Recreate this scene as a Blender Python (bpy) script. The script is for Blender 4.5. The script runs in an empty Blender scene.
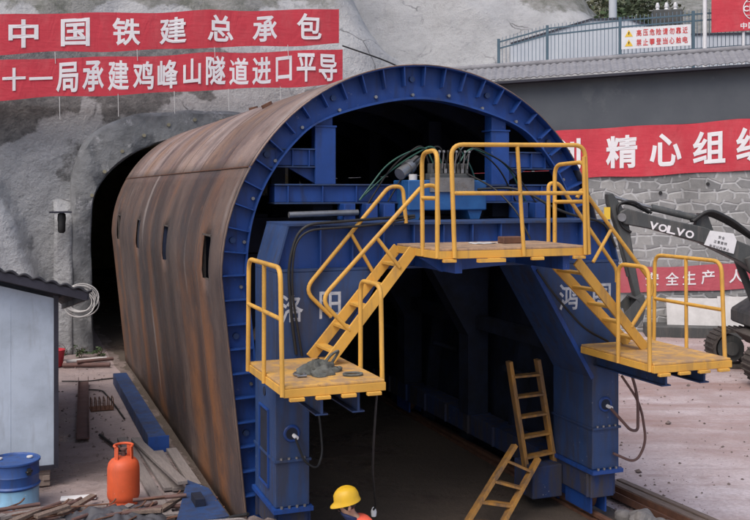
import bpy, bmesh, math, random
from mathutils import Vector, Matrix, noise
R = math.radians
random.seed(7)
S = bpy.context.scene
COL = S.collection

# ------------------------------------------------------------------ camera
CAM = Vector((-4.706, -10.724, 3.982))
YAW = math.atan2(365, 960)
cd = bpy.data.cameras.new('camera')
cd.sensor_width = 36.0
cd.lens = 36.0 * 960 / 750
cd.shift_y = -70 / 750
cd.clip_start = 0.05
cd.clip_end = 2000
cam = bpy.data.objects.new('camera', cd)
COL.objects.link(cam)
cam.location = CAM
cam.rotation_euler = (R(90), 0, -YAW)
S.camera = cam

# ------------------------------------------------------------------ sky, sun, exposure
SUN_ELEV, SUN_AZ = 56, 232          # azimuth measured clockwise from +Y, towards the light
w = bpy.data.worlds.new('World')
S.world = w
w.use_nodes = True
wn = w.node_tree
wn.nodes.clear()
sky = wn.nodes.new('ShaderNodeTexSky')
sky.sky_type = 'NISHITA'
sky.sun_disc = False
sky.sun_elevation = R(SUN_ELEV)
sky.sun_rotation = R(SUN_AZ)
sky.air_density = 1.0
sky.dust_density = 4.0
sky.ozone_density = 1.0
bg = wn.nodes.new('ShaderNodeBackground')
bg.inputs['Strength'].default_value = 0.15
wo = wn.nodes.new('ShaderNodeOutputWorld')
wn.links.new(sky.outputs[0], bg.inputs[0])
wn.links.new(bg.outputs[0], wo.inputs[0])
sl = bpy.data.lights.new('sun', 'SUN')
sl.energy = 1.25
sl.angle = R(45)
sl.color = (1.0, 0.95, 0.9)
sun = bpy.data.objects.new('sun', sl)
COL.objects.link(sun)
sd = Vector((math.sin(R(SUN_AZ)) * math.cos(R(SUN_ELEV)), math.cos(R(SUN_AZ)) * math.cos(R(SUN_ELEV)), math.sin(R(SUN_ELEV))))
sun.rotation_euler = sd.to_track_quat('Z', 'Y').to_euler()
sun.location = (0, -20, 30)
vs = S.view_settings
vs.view_transform = 'Standard'
vs.look = 'None'
vs.gamma = 1.0
vs.exposure = 0.36
vs.use_curve_mapping = False

# ------------------------------------------------------------------ helpers
ROOT = {}


def tag(o, label=None, cat=None, group=None, kind=None):
    if label: o['label'] = label
    if cat: o['category'] = cat
    if group: o['group'] = group
    if kind: o['kind'] = kind
    return o


def empty(name, loc=(0, 0, 0), rz=0.0, label=None, cat=None, group=None, ry=0.0):
    o = bpy.data.objects.new(name, None)
    COL.objects.link(o)
    o.empty_display_size = 0.2
    o.location = loc
    o.rotation_euler = (0, ry, rz)
    ROOT[o.name] = Matrix.Translation(Vector(loc)) @ Matrix.Rotation(rz, 4, 'Z') @ Matrix.Rotation(ry, 4, 'Y')
    return tag(o, label, cat, group)


def round_path(pts, r=0.12, n=5, closed=False):
    pts = [Vector(p) for p in pts]
    out = []
    N = len(pts)
    for i, p in enumerate(pts):
        if not closed and (i == 0 or i == N - 1):
            out.append(p)
            continue
        a, b = pts[i - 1], pts[(i + 1) % N]
        da, db = (a - p), (b - p)
        rr = min(r, da.length * .45, db.length * .45)
        s, e = p + da.normalized() * rr, p + db.normalized() * rr
        for k in range(n + 1):
            t = k / n
            out.append(s * (1 - t) ** 2 + p * 2 * t * (1 - t) + e * t ** 2)
    return out


class MB:
    def __init__(self):
        self.v, self.f, self.m = [], [], []
        self.mi = 0

    def _f(self, *idx):
        self.f.append(tuple(idx))
        self.m.append(self.mi)

    def hexa(self, P):
        b = len(self.v)
        self.v += [Vector(p) for p in P]
        for q in ((0, 3, 2, 1), (4, 5, 6, 7), (0, 1, 5, 4), (1, 2, 6, 5), (2, 3, 7, 6), (3, 0, 4, 7)):
            self._f(*[b + i for i in q])
        return self

    def box(self, x0, x1, y0, y1, z0, z1):
        return self.hexa([(x0, y0, z0), (x1, y0, z0), (x1, y1, z0), (x0, y1, z0), (x0, y0, z1), (x1, y0, z1), (x1, y1, z1), (x0, y1, z1)])

    def cbox(self, c, s, rot=None):
        M = rot if rot is not None else Matrix.Identity(3)
        c = Vector(c)
        h = Vector(s) / 2
        P = []
        for z in (-1, 1):
            for x, y in ((-1, -1), (1, -1), (1, 1), (-1, 1)):
                P.append(c + M @ Vector((x * h.x, y * h.y, z * h.z)))
        return self.hexa(P)

    def bar(self, a, b, wd, ht, up=(0, 0, 1)):
        a, b = Vector(a), Vector(b)
        d = (b - a).normalized()
        up = Vector(up)
        s = d.cross(up)
        if s.length < 1e-4: s = d.cross(Vector((1, 0, 0)))
        s.normalize()
        u = s.cross(d).normalized()
        P = []
        for q in (a, b):
            for i, j in ((-1, -1), (1, -1), (1, 1), (-1, 1)):
                P.append(q + s * (i * wd / 2) + u * (j * ht / 2))
        b0 = len(self.v)
        self.v += P
        for q in ((0, 1, 2, 3), (7, 6, 5, 4), (0, 4, 5, 1), (1, 5, 6, 2), (2, 6, 7, 3), (3, 7, 4, 0)):
            self._f(*[b0 + i for i in q])
        return self

    def tube(self, pts, r, n=8, caps=True, closed=False):
        pts = [Vector(p) for p in pts]
        q = []
        for p in pts:
            if not q or (p - q[-1]).length > 1e-5: q.append(p)
        pts = q
        N = len(pts)
        rad = r if callable(r) else (lambda t: r)
        b0 = len(self.v)
        u = None
        for i, p in enumerate(pts):
            if closed:
                d = (pts[(i + 1) % N] - pts[i - 1]).normalized()
            else:
                d = (pts[min(i + 1, N - 1)] - pts[max(i - 1, 0)]).normalized()
            if u is None:
                u = d.orthogonal().normalized()
            else:
                u = u - d * u.dot(d)
                u = u.normalized() if u.length > 1e-6 else d.orthogonal().normalized()
            s = d.cross(u)
            rr = rad(i / max(1, N - 1))
            for k in range(n):
                a = 2 * math.pi * k / n
                self.v.append(p + (u * math.cos(a) + s * math.sin(a)) * rr)
        for i in range(N if closed else N - 1):
            j = (i + 1) % N
            for k in range(n):
                l = (k + 1) % n
                self._f(b0 + i * n + k, b0 + i * n + l, b0 + j * n + l, b0 + j * n + k)
        if caps and not closed:
            self._f(*[b0 + k for k in reversed(range(n))])
            self._f(*[b0 + (N - 1) * n + k for k in range(n)])
        return self

    def cyl(self, a, b, r, n=16, r2=None):
        r2 = r if r2 is None else r2
        return self.tube([a, b], (lambda t: r + (r2 - r) * t), n)

    def prism(self, poly, axis, d0, d1):
        """poly in the two other axes (in x,y,z order); extruded along axis"""
        def mk(p, d):
            if axis == 'y': return Vector((p[0], d, p[1]))
            if axis == 'x': return Vector((d, p[0], p[1]))
            return Vector((p[0], p[1], d))
        b0 = len(self.v)
        n = len(poly)
        self.v += [mk(p, d0) for p in poly] + [mk(p, d1) for p in poly]
        self._f(*[b0 + i for i in range(n)])
        self._f(*[b0 + n + i for i in reversed(range(n))])
        for i in range(n):
            j = (i + 1) % n
            self._f(b0 + i, b0 + n + i, b0 + n + j, b0 + j)
        return self

    def lathe(self, prof, c=(0, 0, 0), n=24, M=None):
        c = Vector(c)
        b0 = len(self.v)
        M = M or Matrix.Identity(3)
        for r, z in prof:
            for k in range(n):
                a = 2 * math.pi * k / n
                self.v.append(c + M @ Vector((r * math.cos(a), r * math.sin(a), z)))
        for i in range(len(prof) - 1):
            for k in range(n):
                l = (k + 1) % n
                self._f(b0 + i * n + k, b0 + i * n + l, b0 + (i + 1) * n + l, b0 + (i + 1) * n + k)
        self._f(*[b0 + k for k in reversed(range(n))])
        self._f(*[b0 + (len(prof) - 1) * n + k for k in range(n)])
        return self

    def grid(self, fn, nu, nv, skip=None):
        b0 = len(self.v)
        for j in range(nv + 1):
            for i in range(nu + 1):
                self.v.append(Vector(fn(i / nu, j / nv)))
        for j in range(nv):
            for i in range(nu):
                if skip and skip(i, j): continue
                a = b0 + j * (nu + 1) + i
                self._f(a, a + 1, a + nu + 2, a + nu + 1)
        return self

    def build(self, name, mat, parent=None, bevel=0.0, smooth=None, root=None, solid=0.0, seg=1):
        me = bpy.data.meshes.new(name)
        p = parent
        while p is not None and p.parent is not None: p = p.parent
        Mi = ROOT[p.name].inverted() if p is not None and p.name in ROOT else Matrix.Identity(4)
        if root is not None:
            Mi = Matrix.Translation(-Vector(root))
        me.from_pydata([Mi @ x for x in self.v], [], self.f)
        bm = bmesh.new()
        bm.from_mesh(me)
        if not solid: bmesh.ops.recalc_face_normals(bm, faces=bm.faces)
        bm.to_mesh(me)
        bm.free()
        mats = mat if isinstance(mat, (list, tuple)) else [mat]
        for x in mats: me.materials.append(x)
        if len(mats) > 1:
            for poly, i in zip(me.polygons, self.m): poly.material_index = i
        if smooth is not None:
            me.polygons.foreach_set('use_smooth', [True] * len(me.polygons))
            me.set_sharp_from_angle(angle=R(smooth))
        o = bpy.data.objects.new(name, me)
        COL.objects.link(o)
        if root is not None:
            o.location = root
            ROOT[o.name] = Matrix.Translation(Vector(root))
        if parent is not None: o.parent = parent
        if solid:
            m = o.modifiers.new('thickness', 'SOLIDIFY')
            m.thickness = solid
            m.offset = -1
        if bevel:
            m = o.modifiers.new('bevel', 'BEVEL')
            m.width = bevel
            m.segments = seg
            m.limit_method = 'ANGLE'
            m.angle_limit = R(40)
        return o


# ------------------------------------------------------------------ materials
class NT:
    def __init__(self, name):
        self.mat = bpy.data.materials.new(name)
        self.mat.use_nodes = True
        self.t = self.mat.node_tree
        self.t.nodes.clear()
        self.out = self.n('ShaderNodeOutputMaterial')
        self.b = self.n('ShaderNodeBsdfPrincipled')
        self.t.links.new(self.b.outputs[0], self.out.inputs[0])
        self.tc = self.n('ShaderNodeTexCoord')

    def n(self, k, **kw):
        x = self.t.nodes.new(k)
        for a, b in kw.items(): setattr(x, a, b)
        return x

    def set(self, sock, v):
        if isinstance(v, bpy.types.NodeSocket): self.t.links.new(v, sock)
        elif isinstance(v, (tuple, list)) and len(v) == 3 and sock.type == 'RGBA': sock.default_value = (*v, 1)
        else: sock.default_value = v

    def coord(self, scale=(1, 1, 1), loc=(0, 0, 0), src='Object'):
        m = self.n('ShaderNodeMapping')
        self.t.links.new(self.tc.outputs[src], m.inputs[0])
        m.inputs['Scale'].default_value = scale
        m.inputs['Location'].default_value = loc
        return m.outputs[0]

    def noise(self, scale=5, detail=6, rough=.6, stretch=(1, 1, 1), loc=(0, 0, 0), dist=0.0, vec=None):
        x = self.n('ShaderNodeTexNoise')
        self.set(x.inputs['Vector'], vec if vec is not None else self.coord(stretch, loc))
        x.inputs['Scale'].default_value = scale
        x.inputs['Detail'].default_value = detail
        x.inputs['Roughness'].default_value = rough
        x.inputs['Distortion'].default_value = dist
        return x.outputs['Fac']

    def ramp(self, fac, stops):
        x = self.n('ShaderNodeValToRGB')
        self.set(x.inputs[0], fac)
        e = x.color_ramp.elements
        while len(e) < len(stops): e.new(0.5)
        for i, (p, c) in enumerate(stops):
            e[i].position = p
            e[i].color = (*c, 1) if isinstance(c, (tuple, list)) else (c, c, c, 1)
        return x.outputs[0]

    def mix(self, fac, a, b, mode='MIX'):
        x = self.n('ShaderNodeMix', data_type='RGBA', blend_type=mode)
        self.set(x.inputs[0], fac)
        self.set(x.inputs[6], a)
        self.set(x.inputs[7], b)
        return x.outputs[2]

    def math(self, op, a, b=0.0, clamp=False):
        x = self.n('ShaderNodeMath', operation=op, use_clamp=clamp)
        self.set(x.inputs[0], a)
        self.set(x.inputs[1], b)
        return x.outputs[0]

    def sep(self, vec):
        x = self.n('ShaderNodeSeparateXYZ')
        self.set(x.inputs[0], vec)
        return x.outputs

    def bump(self, h, strength=.3, dist=.02):
        x = self.n('ShaderNodeBump')
        x.inputs['Strength'].default_value = strength
        x.inputs['Distance'].default_value = dist
        self.set(x.inputs['Height'], h)
        self.t.links.new(x.outputs[0], self.b.inputs['Normal'])

    def done(self, col, rough=.6, metal=0.0, spec=.5):
        self.set(self.b.inputs['Base Color'], col)
        self.set(self.b.inputs['Roughness'], rough)
        self.set(self.b.inputs['Metallic'], metal)
        self.set(self.b.inputs['Specular IOR Level'], spec)
        return self.mat


def pmat(name, c1, c2=None, scale=6, lo=.35, hi=.65, rough=.6, bump=.15, dist=.01, stretch=(1, 1, 1), c3=None, s3=2.0, t3=.62, metal=0.0, spec=.4):
    m = NT(name)
    c2 = c2 or tuple(x * .75 for x in c1)
    n1 = m.noise(scale, 8, .65, stretch)
    col = m.ramp(n1, [(lo, c2), (hi, c1)])
    if c3:
        n3 = m.noise(s3, 9, .7, stretch, (3.1, 1.7, 5.2))
        col = m.mix(m.ramp(n3, [(t3, 0.0), (t3 + .06, 1.0)]), col, c3)
    if bump: m.bump(n1, bump, dist)
    rr = m.ramp(m.noise(scale * .7, 4), [(.3, max(0, rough - .12)), (.7, min(1, rough + .12))])
    return m.done(col, rr, metal, spec)


def paint(name, c, rough=.5, grime=(.045, .042, .045), gl=.56, gamt=.7, spl=(.34, .34, .36), samt=.5, rust=(.11, .05, .028), rt_=.66, fade=1.25):
    m = NT(name)
    n1 = m.noise(1.3, 6, .6)
    col = m.ramp(n1, [(.32, tuple(q * .72 for q in c)), (.55, c), (.75, tuple(min(1, q * fade) for q in c))])
    dr = m.noise(3.2, 7, .65, (2.2, 2.2, .35), (2, 4, 6), .3)
    col = m.mix(m.ramp(dr, [(gl - .06, 0.0), (gl + .12, gamt)]), col, grime)
    sm = m.noise(2.1, 9, .72, (1, 1, 1), (6, 1, 3))
    col = m.mix(m.ramp(sm, [(.55, 0.0), (.72, gamt * .7)]), col, tuple(.5 * a + .5 * b for a, b in zip(grime, c)))
    sp = m.noise(21, 4, .6, (1, 1, 1), (1, 8, 2))
    zone = m.ramp(m.noise(1.1, 5, .6, (1, 1, 1), (5, 5, 9)), [(.5, 0.0), (.62, samt)])
    col = m.mix(m.math('MULTIPLY', m.ramp(sp, [(.66, 0.0), (.70, 1.0)]), zone), col, spl)
    ch = m.noise(11, 9, .78, (1, 1, 1), (3, 3, 8))
    col = m.mix(m.ramp(ch, [(rt_, 0.0), (rt_ + .03, .85)]), col, rust)
    m.bump(m.math('ADD', sm, m.math('MULTIPLY', sp, .5)), .12, .01)
    return m.done(col, m.ramp(sm, [(.35, max(.1, rough - .1)), (.7, min(1, rough + .25))]), 0, .4)


M = {}
M['blue'] = paint('blue_paint', (.014, .058, .245), .45, (.02, .026, .06), .56, .6, samt=.35, rt_=.70)
M['blue_dull'] = paint('dusty_blue_paint', (.024, .056, .155), .58, (.034, .036, .052), .52, .75, samt=.45, rt_=.69)
M['blue_dark'] = pmat('shade_dark_blue_paint', (.012, .02, .05), (.008, .01, .018), 3, rough=.8, bump=.05)  # shade of the interior and openings painted in as near-black blue
M['blue_grimy'] = paint('mud_splashed_blue_paint', (.016, .036, .115), .7, (.05, .042, .038), .48, .85, rt_=.64)
M['blue_bright'] = pmat('bright_blue_enamel', (.024, .11, .30), (.016, .075, .22), 5, rough=.35, bump=.03, c3=(.05, .08, .12), s3=6, t3=.68)
M['yellow'] = paint('yellow_paint', (.63, .345, .062), .6, (.24, .15, .08), .58, .55, spl=(.45, .42, .38), rt_=.655, fade=1.08)
M['yellow_muddy_shaded'] = paint('muddied_shaded_yellow_paint', (.40, .20, .045), .7, (.13, .085, .055), .48, .85, rt_=.62, fade=1.05)  # mud, plus a base darkened for the shade on the inner ladders
M['deck'] = paint('worn_yellow_deck', (.60, .34, .085), .65, (.30, .20, .13), .47, .8, spl=(.5, .45, .4), samt=.6, rt_=.63, fade=1.1)
M['deckwood'] = paint('worn_plank_deck', (.46, .30, .18), .75, (.22, .15, .11), .48, .8, spl=(.6, .56, .52), samt=.7, rust=(.45, .24, .06), rt_=.60, fade=1.15)
def cloth(name, c, dust):
    m = NT(name)
    n1 = m.noise(.7, 6, .6)
    col = m.ramp(n1, [(.35, tuple(q * .86 for q in c)), (.65, c)])
    col = m.mix(m.ramp(m.noise(2.2, 8, .7, (1, 1, .5), (3, 1, 2)), [(.48, 0.0), (.75, .5)]), col, dust)
    wr = m.noise(2.0, 4, .5, (1.4, 1.4, .6), (5, 2, 2), .8)
    fo = m.noise(6, 3, .5, (.5, .5, 2.2), (2, 2, 7), .4)
    m.bump(m.math('ADD', wr, m.math('MULTIPLY', fo, .25)), .55, .06)
    return m.done(col, .72, 0, .3)


M['red'] = cloth('red_banner_cloth', (.56, .05, .072), (.52, .12, .13))
M['red_faded'] = cloth('faded_red_banner_cloth', (.46, .095, .12), (.45, .18, .19))
M['white_letter'] = pmat('white_lettering', (.78, .76, .77), (.7, .68, .7), 4, rough=.7, bump=0)
M['stencil'] = pmat('worn_stencil_white', (.5, .52, .56), (.3, .33, .4), 14, rough=.7, bump=0, c3=(.06, .09, .2), s3=13, t3=.6)
M['steel'] = pmat('bare_steel', (.32, .32, .33), (.22, .22, .22), 8, rough=.35, bump=.05, metal=.7)
M['black'] = pmat('black_rubber', (.012, .012, .013), (.02, .02, .02), 9, rough=.55, bump=.05)
M['hose_green'] = pmat('green_hose', (.03, .10, .07), (.02, .07, .06), 8, rough=.5, bump=0)
M['rust_steel'] = pmat('rusted_steel', (.16, .075, .045), (.10, .05, .035), 7, rough=.85, bump=.3, c3=(.22, .12, .08), s3=5)
M['brown_steel'] = pmat('brown_primer_steel', (.14, .075, .065), (.10, .06, .055), 5, rough=.7, bump=.15)
M['concrete'] = pmat('grey_shotcrete', (.32, .325, .335), (.22, .223, .23), 2.2, rough=.9, bump=.6, dist=.06, c3=(.10, .10, .105), s3=.8, t3=.62)
M['collar'] = pmat('portal_concrete', (.23, .235, .24), (.15, .153, .155), 3.2, rough=.92, bump=.9, dist=.08, c3=(.34, .34, .345), s3=2.2, t3=.58)
M['tunnel'] = pmat('damp_tunnel_concrete', (.32, .29, .20), (.20, .18, .12), 2, rough=.85, bump=.4)
M['tile'] = pmat('grey_roof_tile', (.235, .235, .25), (.165, .165, .18), 5, rough=.75, bump=.15, c3=(.16, .16, .17), s3=3, t3=.64)
M['tile_dark'] = pmat('charcoal_roof_tile', (.035, .037, .045), (.022, .023, .03), 6, rough=.6, bump=.2)
M['plaster'] = pmat('dark_grey_plaster', (.088, .098, .112), (.075, .084, .098), 1.2, rough=.85, bump=.15, c3=(.10, .11, .122), s3=.7, t3=.6)
M['shed_wall'] = paint('pale_blue_panel', (.44, .51, .60), .5, (.25, .26, .28), .60, .45, spl=(.30, .27, .25), samt=.25, rust=(.2, .14, .1), rt_=.74, fade=1.06)
M['trim'] = pmat('dark_trim', (.03, .03, .045), (.02, .02, .03), 5, rough=.5, bump=.05)
M['brick'] = pmat('brick', (.30, .24, .20), (.22, .17, .15), 14, rough=.9, bump=.4)
M['wood'] = pmat('weathered_timber', (.21, .155, .125), (.12, .09, .075), 5, rough=.85, bump=.4, stretch=(8, 1, 8))
M['grey_plank'] = pmat('grey_dusty_plank', (.24, .21, .20), (.17, .15, .145), 5, rough=.85, bump=.3, stretch=(8, 1, 8))
M['tarp'] = pmat('dark_tarp', (.075, .075, .085), (.05, .05, .06), 6, rough=.6, bump=.3)
M['orange'] = paint('orange_paint', (.70, .115, .04), .55, (.30, .08, .05), .55, .6, spl=(.6, .4, .33), rt_=.67, fade=1.1)
M['drum_blue'] = paint('drum_blue', (.03, .085, .28), .45, (.05, .05, .06), .54, .7, spl=(.6, .62, .64), samt=.7, rt_=.66)
M['drum_pale'] = paint('drum_pale_blue', (.22, .42, .60), .5, (.20, .20, .20), .54, .7, spl=(.7, .72, .74), samt=.8, rt_=.68)
M['white_paint'] = pmat('white_paint', (.72, .72, .73), (.62, .62, .64), 4, rough=.6, bump=.05)
M['sheet'] = pmat('dusty_white_board', (.58, .57, .56), (.46, .45, .44), 3, rough=.75, bump=.1)
M['fence'] = pmat('green_grey_fence_paint', (.07, .12, .16), (.055, .10, .135), 5, rough=.5, bump=.02)
M['fence_thin'] = pmat('pale_fence_paint', (.16, .21, .26), (.13, .18, .23), 5, rough=.5, bump=.02)
M['pale_wall'] = pmat('pale_rendered_wall', (.46, .49, .53), (.40, .43, .48), 1.2, rough=.8, bump=.1)
M['exc_grey'] = paint('charcoal_machine_paint', (.062, .067, .068), .55, (.12, .11, .10), .54, .6, spl=(.25, .24, .23), rt_=.70)
M['exc_yellow'] = pmat('ochre_machine_paint', (.50, .33, .07), (.42, .27, .06), 5, rough=.5, bump=.05)
M['track'] = pmat('muddy_track_steel', (.10, .085, .075), (.06, .052, .048), 8, rough=.85, bump=.4)
M['skin'] = pmat('skin', (.42, .25, .17), (.38, .22, .15), 20, rough=.55, bump=.03)
M['hair'] = pmat('black_hair', (.012, .011, .012), (.02, .018, .018), 40, rough=.6, bump=.3)
M['helmet'] = paint('scuffed_yellow_hard_hat', (.76, .46, .025), .42, (.40, .26, .06), .58, .5, spl=(.8, .7, .5), rust=(.3, .2, .06), rt_=.70, fade=1.04)
M['navy'] = pmat('navy_workwear', (.02, .03, .09), (.015, .022, .07), 20, rough=.85, bump=.2)
M['vest'] = pmat('orange_vest', (.80, .13, .07), (.7, .1, .06), 20, rough=.75, bump=.1)
M['boot'] = pmat('dark_boot', (.03, .025, .02), (.02, .018, .016), 20, rough=.7, bump=.2)
M['leaf_dark'] = pmat('dark_foliage', (.075, .095, .05), (.045, .062, .034), 1.2, rough=.7, bump=0)
M['leaf_olive'] = pmat('olive_foliage', (.13, .135, .08), (.08, .085, .05), 1.2, rough=.7, bump=0)
M['leaf_green'] = pmat('fresh_foliage', (.075, .115, .05), (.045, .075, .03), 1.5, rough=.7, bump=0)
M['bark'] = pmat('bark', (.11, .085, .065), (.07, .055, .04), 8, rough=.9, bump=.4)
M['warn'] = pmat('warning_yellow', (.75, .5, .05), (.7, .45, .05), 8, rough=.6, bump=0)
M['warn_red'] = pmat('warning_red_ink', (.6, .06, .06), (.5, .05, .05), 8, rough=.6, bump=0)
M['bag'] = pmat('grey_cloth_bag', (.15, .155, .14), (.06, .062, .055), 9, rough=.9, bump=.3)
M['stone'] = pmat('rubble_stone', (.25, .235, .225), (.16, .15, .145), 6, rough=.95, bump=.6, dist=.03)


def rust_mat(name, dark, mid, light, orange, op, zf, sz=1.0):
    m = NT(name)
    co = m.coord((1, 1, 1))
    x, y, z = m.sep(co)
    yw = m.math('ADD', y, m.math('MULTIPLY', m.math('SUBTRACT', m.noise(.8, 3, .5, (.5, .8, .3), (3, 3, 3)), .5), .5))
    wn_ = m.n('ShaderNodeTexWhiteNoise', noise_dimensions='1D')
    m.set(wn_.inputs['W'], m.math('FLOOR', m.math('DIVIDE', yw, 1.5)))
    n0 = m.noise(.8, 8, .6, (.8, .8, .6), (1, 2, 3))
    f = m.math('ADD', m.math('MULTIPLY', wn_.outputs[0], .20), m.math('MULTIPLY', n0, .9))
    col = m.ramp(f, [(.36, dark), (.53, mid), (.70, light)])
    # broad soft washes where water ran down the plate, orange near the foot
    mott = m.noise(1.4, 8, .66, (1, 1, .8), (5, 2, 8))
    mo = m.math('MULTIPLY', m.math('SUBTRACT', mott, .5), .42)
    wash = m.math('ADD', m.noise(.75, 1, .4, (.4, 1.0, .10 * sz), (2, 9, 4)), mo)
    hz = m.math('SUBTRACT', zf[0], m.math('MULTIPLY', z, zf[1]), True)
    col = m.mix(m.math('MULTIPLY', m.ramp(wash, [(.45, 0.0), (.64, op)]), hz), col, orange)
    wash2 = m.math('ADD', m.noise(.8, 1, .4, (.4, 1.0, .12 * sz), (8, 4, 1)), mo)
    col = m.mix(m.ramp(wash2, [(.50, 0.0), (.68, .75)]), col, tuple(q * .6 for q in dark))
    blot = m.noise(2.6, 10, .72, (1, 1, .7), (9, 9, 1))
    col = m.mix(m.ramp(blot, [(.36, .55), (.50, 0.0)]), col, (.045, .034, .034))
    col = m.mix(m.ramp(m.noise(3.1, 9, .75, (1, 1, .8), (4, 1, 1)), [(.56, 0.0), (.70, .5)]), col, orange)
    fine = m.noise(38, 6, .7)
    col = m.mix(m.ramp(fine, [(.32, .4), (.6, 0.0)]), col, (.055, .04, .038))
    run = m.math('ADD', m.noise(1.3, 2, .5, (.5, 1.5, .22 * sz), (4, 4, 9)), m.math('MULTIPLY', mo, .45))
    col = m.mix(m.ramp(run, [(.66, 0.0), (.74, .5)]), col, (.33, .29, .27))
    fr = m.math('FRACT', m.math('DIVIDE', y, 1.5))
    d = m.math('MINIMUM', fr, m.math('SUBTRACT', 1.0, fr))
    edge = m.math('MULTIPLY', m.math('LESS_THAN', d, .035), m.ramp(blot, [(.4, 0.0), (.6, .55)]))
    col = m.mix(edge, col, (.20, .13, .10))
    line = m.math('LESS_THAN', d, .012)
    col = m.mix(line, col, (.035, .026, .025))
    h = m.math('SUBTRACT', m.math('ADD', m.math('MULTIPLY', fine, .4), blot), m.math('MULTIPLY', line, 1.4))
    m.bump(h, .28, .014)
    return m.done(col, m.ramp(blot, [(.3, .42), (.7, .75)]), 0.0, .45)


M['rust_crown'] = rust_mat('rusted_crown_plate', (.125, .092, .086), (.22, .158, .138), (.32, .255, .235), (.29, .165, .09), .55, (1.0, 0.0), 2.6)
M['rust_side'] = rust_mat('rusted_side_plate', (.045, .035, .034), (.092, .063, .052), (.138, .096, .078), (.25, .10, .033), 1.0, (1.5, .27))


def ground_mat():
    m = NT('pale_mud_ground')
    n1 = m.noise(.35, 8, .62)
    n2 = m.noise(2.4, 9, .7, (1, 1, 1), (5, 2, 1))
    n3 = m.noise(18, 6, .7)
    col = m.ramp(n1, [(.36, (.40, .315, .31)), (.5, (.51, .425, .43)), (.66, (.60, .53, .55))])
    col = m.mix(m.ramp(n2, [(.48, 0.0), (.66, .6)]), col, (.38, .285, .275))
    col = m.mix(m.ramp(n3, [(.35, .4), (.62, 0.0)]), col, (.24, .19, .18))
    # wheel-worn damp lanes crossing the yard in front of the retaining wall
    x, y, z = m.sep(m.coord((1, 1, 1)))
    across = m.math('ADD', m.math('MULTIPLY', x, .355), m.math('MULTIPLY', y, .935))
    along = m.math('SUBTRACT', m.math('MULTIPLY', x, .935), m.math('MULTIPLY', y, .355))
    cv = m.n('ShaderNodeCombineXYZ')
    m.set(cv.inputs[0], m.math('MULTIPLY', along, .22))
    m.set(cv.inputs[1], across)
    ln = m.noise(1.15, 7, .62, dist=.5, vec=cv.outputs[0])
    zone = m.ramp(m.math('DIVIDE', m.math('ADD', across, m.math('MULTIPLY', m.noise(.6, 5, .6), 2.0)), 20.0), [(.18, .12), (.28, 1.0), (.5, 1.0), (.72, .5)])
    lane = m.math('MULTIPLY', m.math('MULTIPLY', m.ramp(ln, [(.40, 0.0), (.58, .85)]), zone), m.math('GREATER_THAN', x, 2.4))
    col = m.mix(lane, col, (.30, .195, .175))
    rut = m.noise(3.6, 4, .55, dist=.3, vec=cv.outputs[0])
    col = m.mix(m.math('MULTIPLY', m.ramp(rut, [(.56, 0.0), (.66, .55)]), m.math('GREATER_THAN', x, 2.4)), col, (.33, .25, .24))
    # floor under the trolley painted dark brown for the shade of the bore
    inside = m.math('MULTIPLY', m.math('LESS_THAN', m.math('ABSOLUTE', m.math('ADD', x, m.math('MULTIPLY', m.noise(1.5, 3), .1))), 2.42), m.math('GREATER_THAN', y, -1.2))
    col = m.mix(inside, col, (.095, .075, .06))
    # trodden damp yard on the left of the bore
    leftm = m.math('MULTIPLY', m.math('LESS_THAN', m.math('ADD', x, m.math('MULTIPLY', m.noise(1.2, 4), .8)), -1.9), 0.62)
    col = m.mix(leftm, col, m.ramp(n2, [(.38, (.15, .115, .105)), (.6, (.28, .225, .21))]))
    pud = m.ramp(m.noise(.55, 6, .55, (1, 1, 1), (9, 3, 2)), [(.53, 0.0), (.60, 1.0)])
    pud = m.math('MULTIPLY', pud, m.math('LESS_THAN', x, 3.5))
    col = m.mix(m.math('MULTIPLY', pud, .45), col, (.14, .11, .10))
    wet = m.math('SUBTRACT', .88, m.math('MULTIPLY', pud, .68))
    m.bump(m.math('SUBTRACT', m.math('ADD', n2, m.math('MULTIPLY', n3, .45)), m.math('MULTIPLY', rut, .8)), .6, .06)
    return m.done(col, wet, 0, .35)


M['ground'] = ground_mat()


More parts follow.
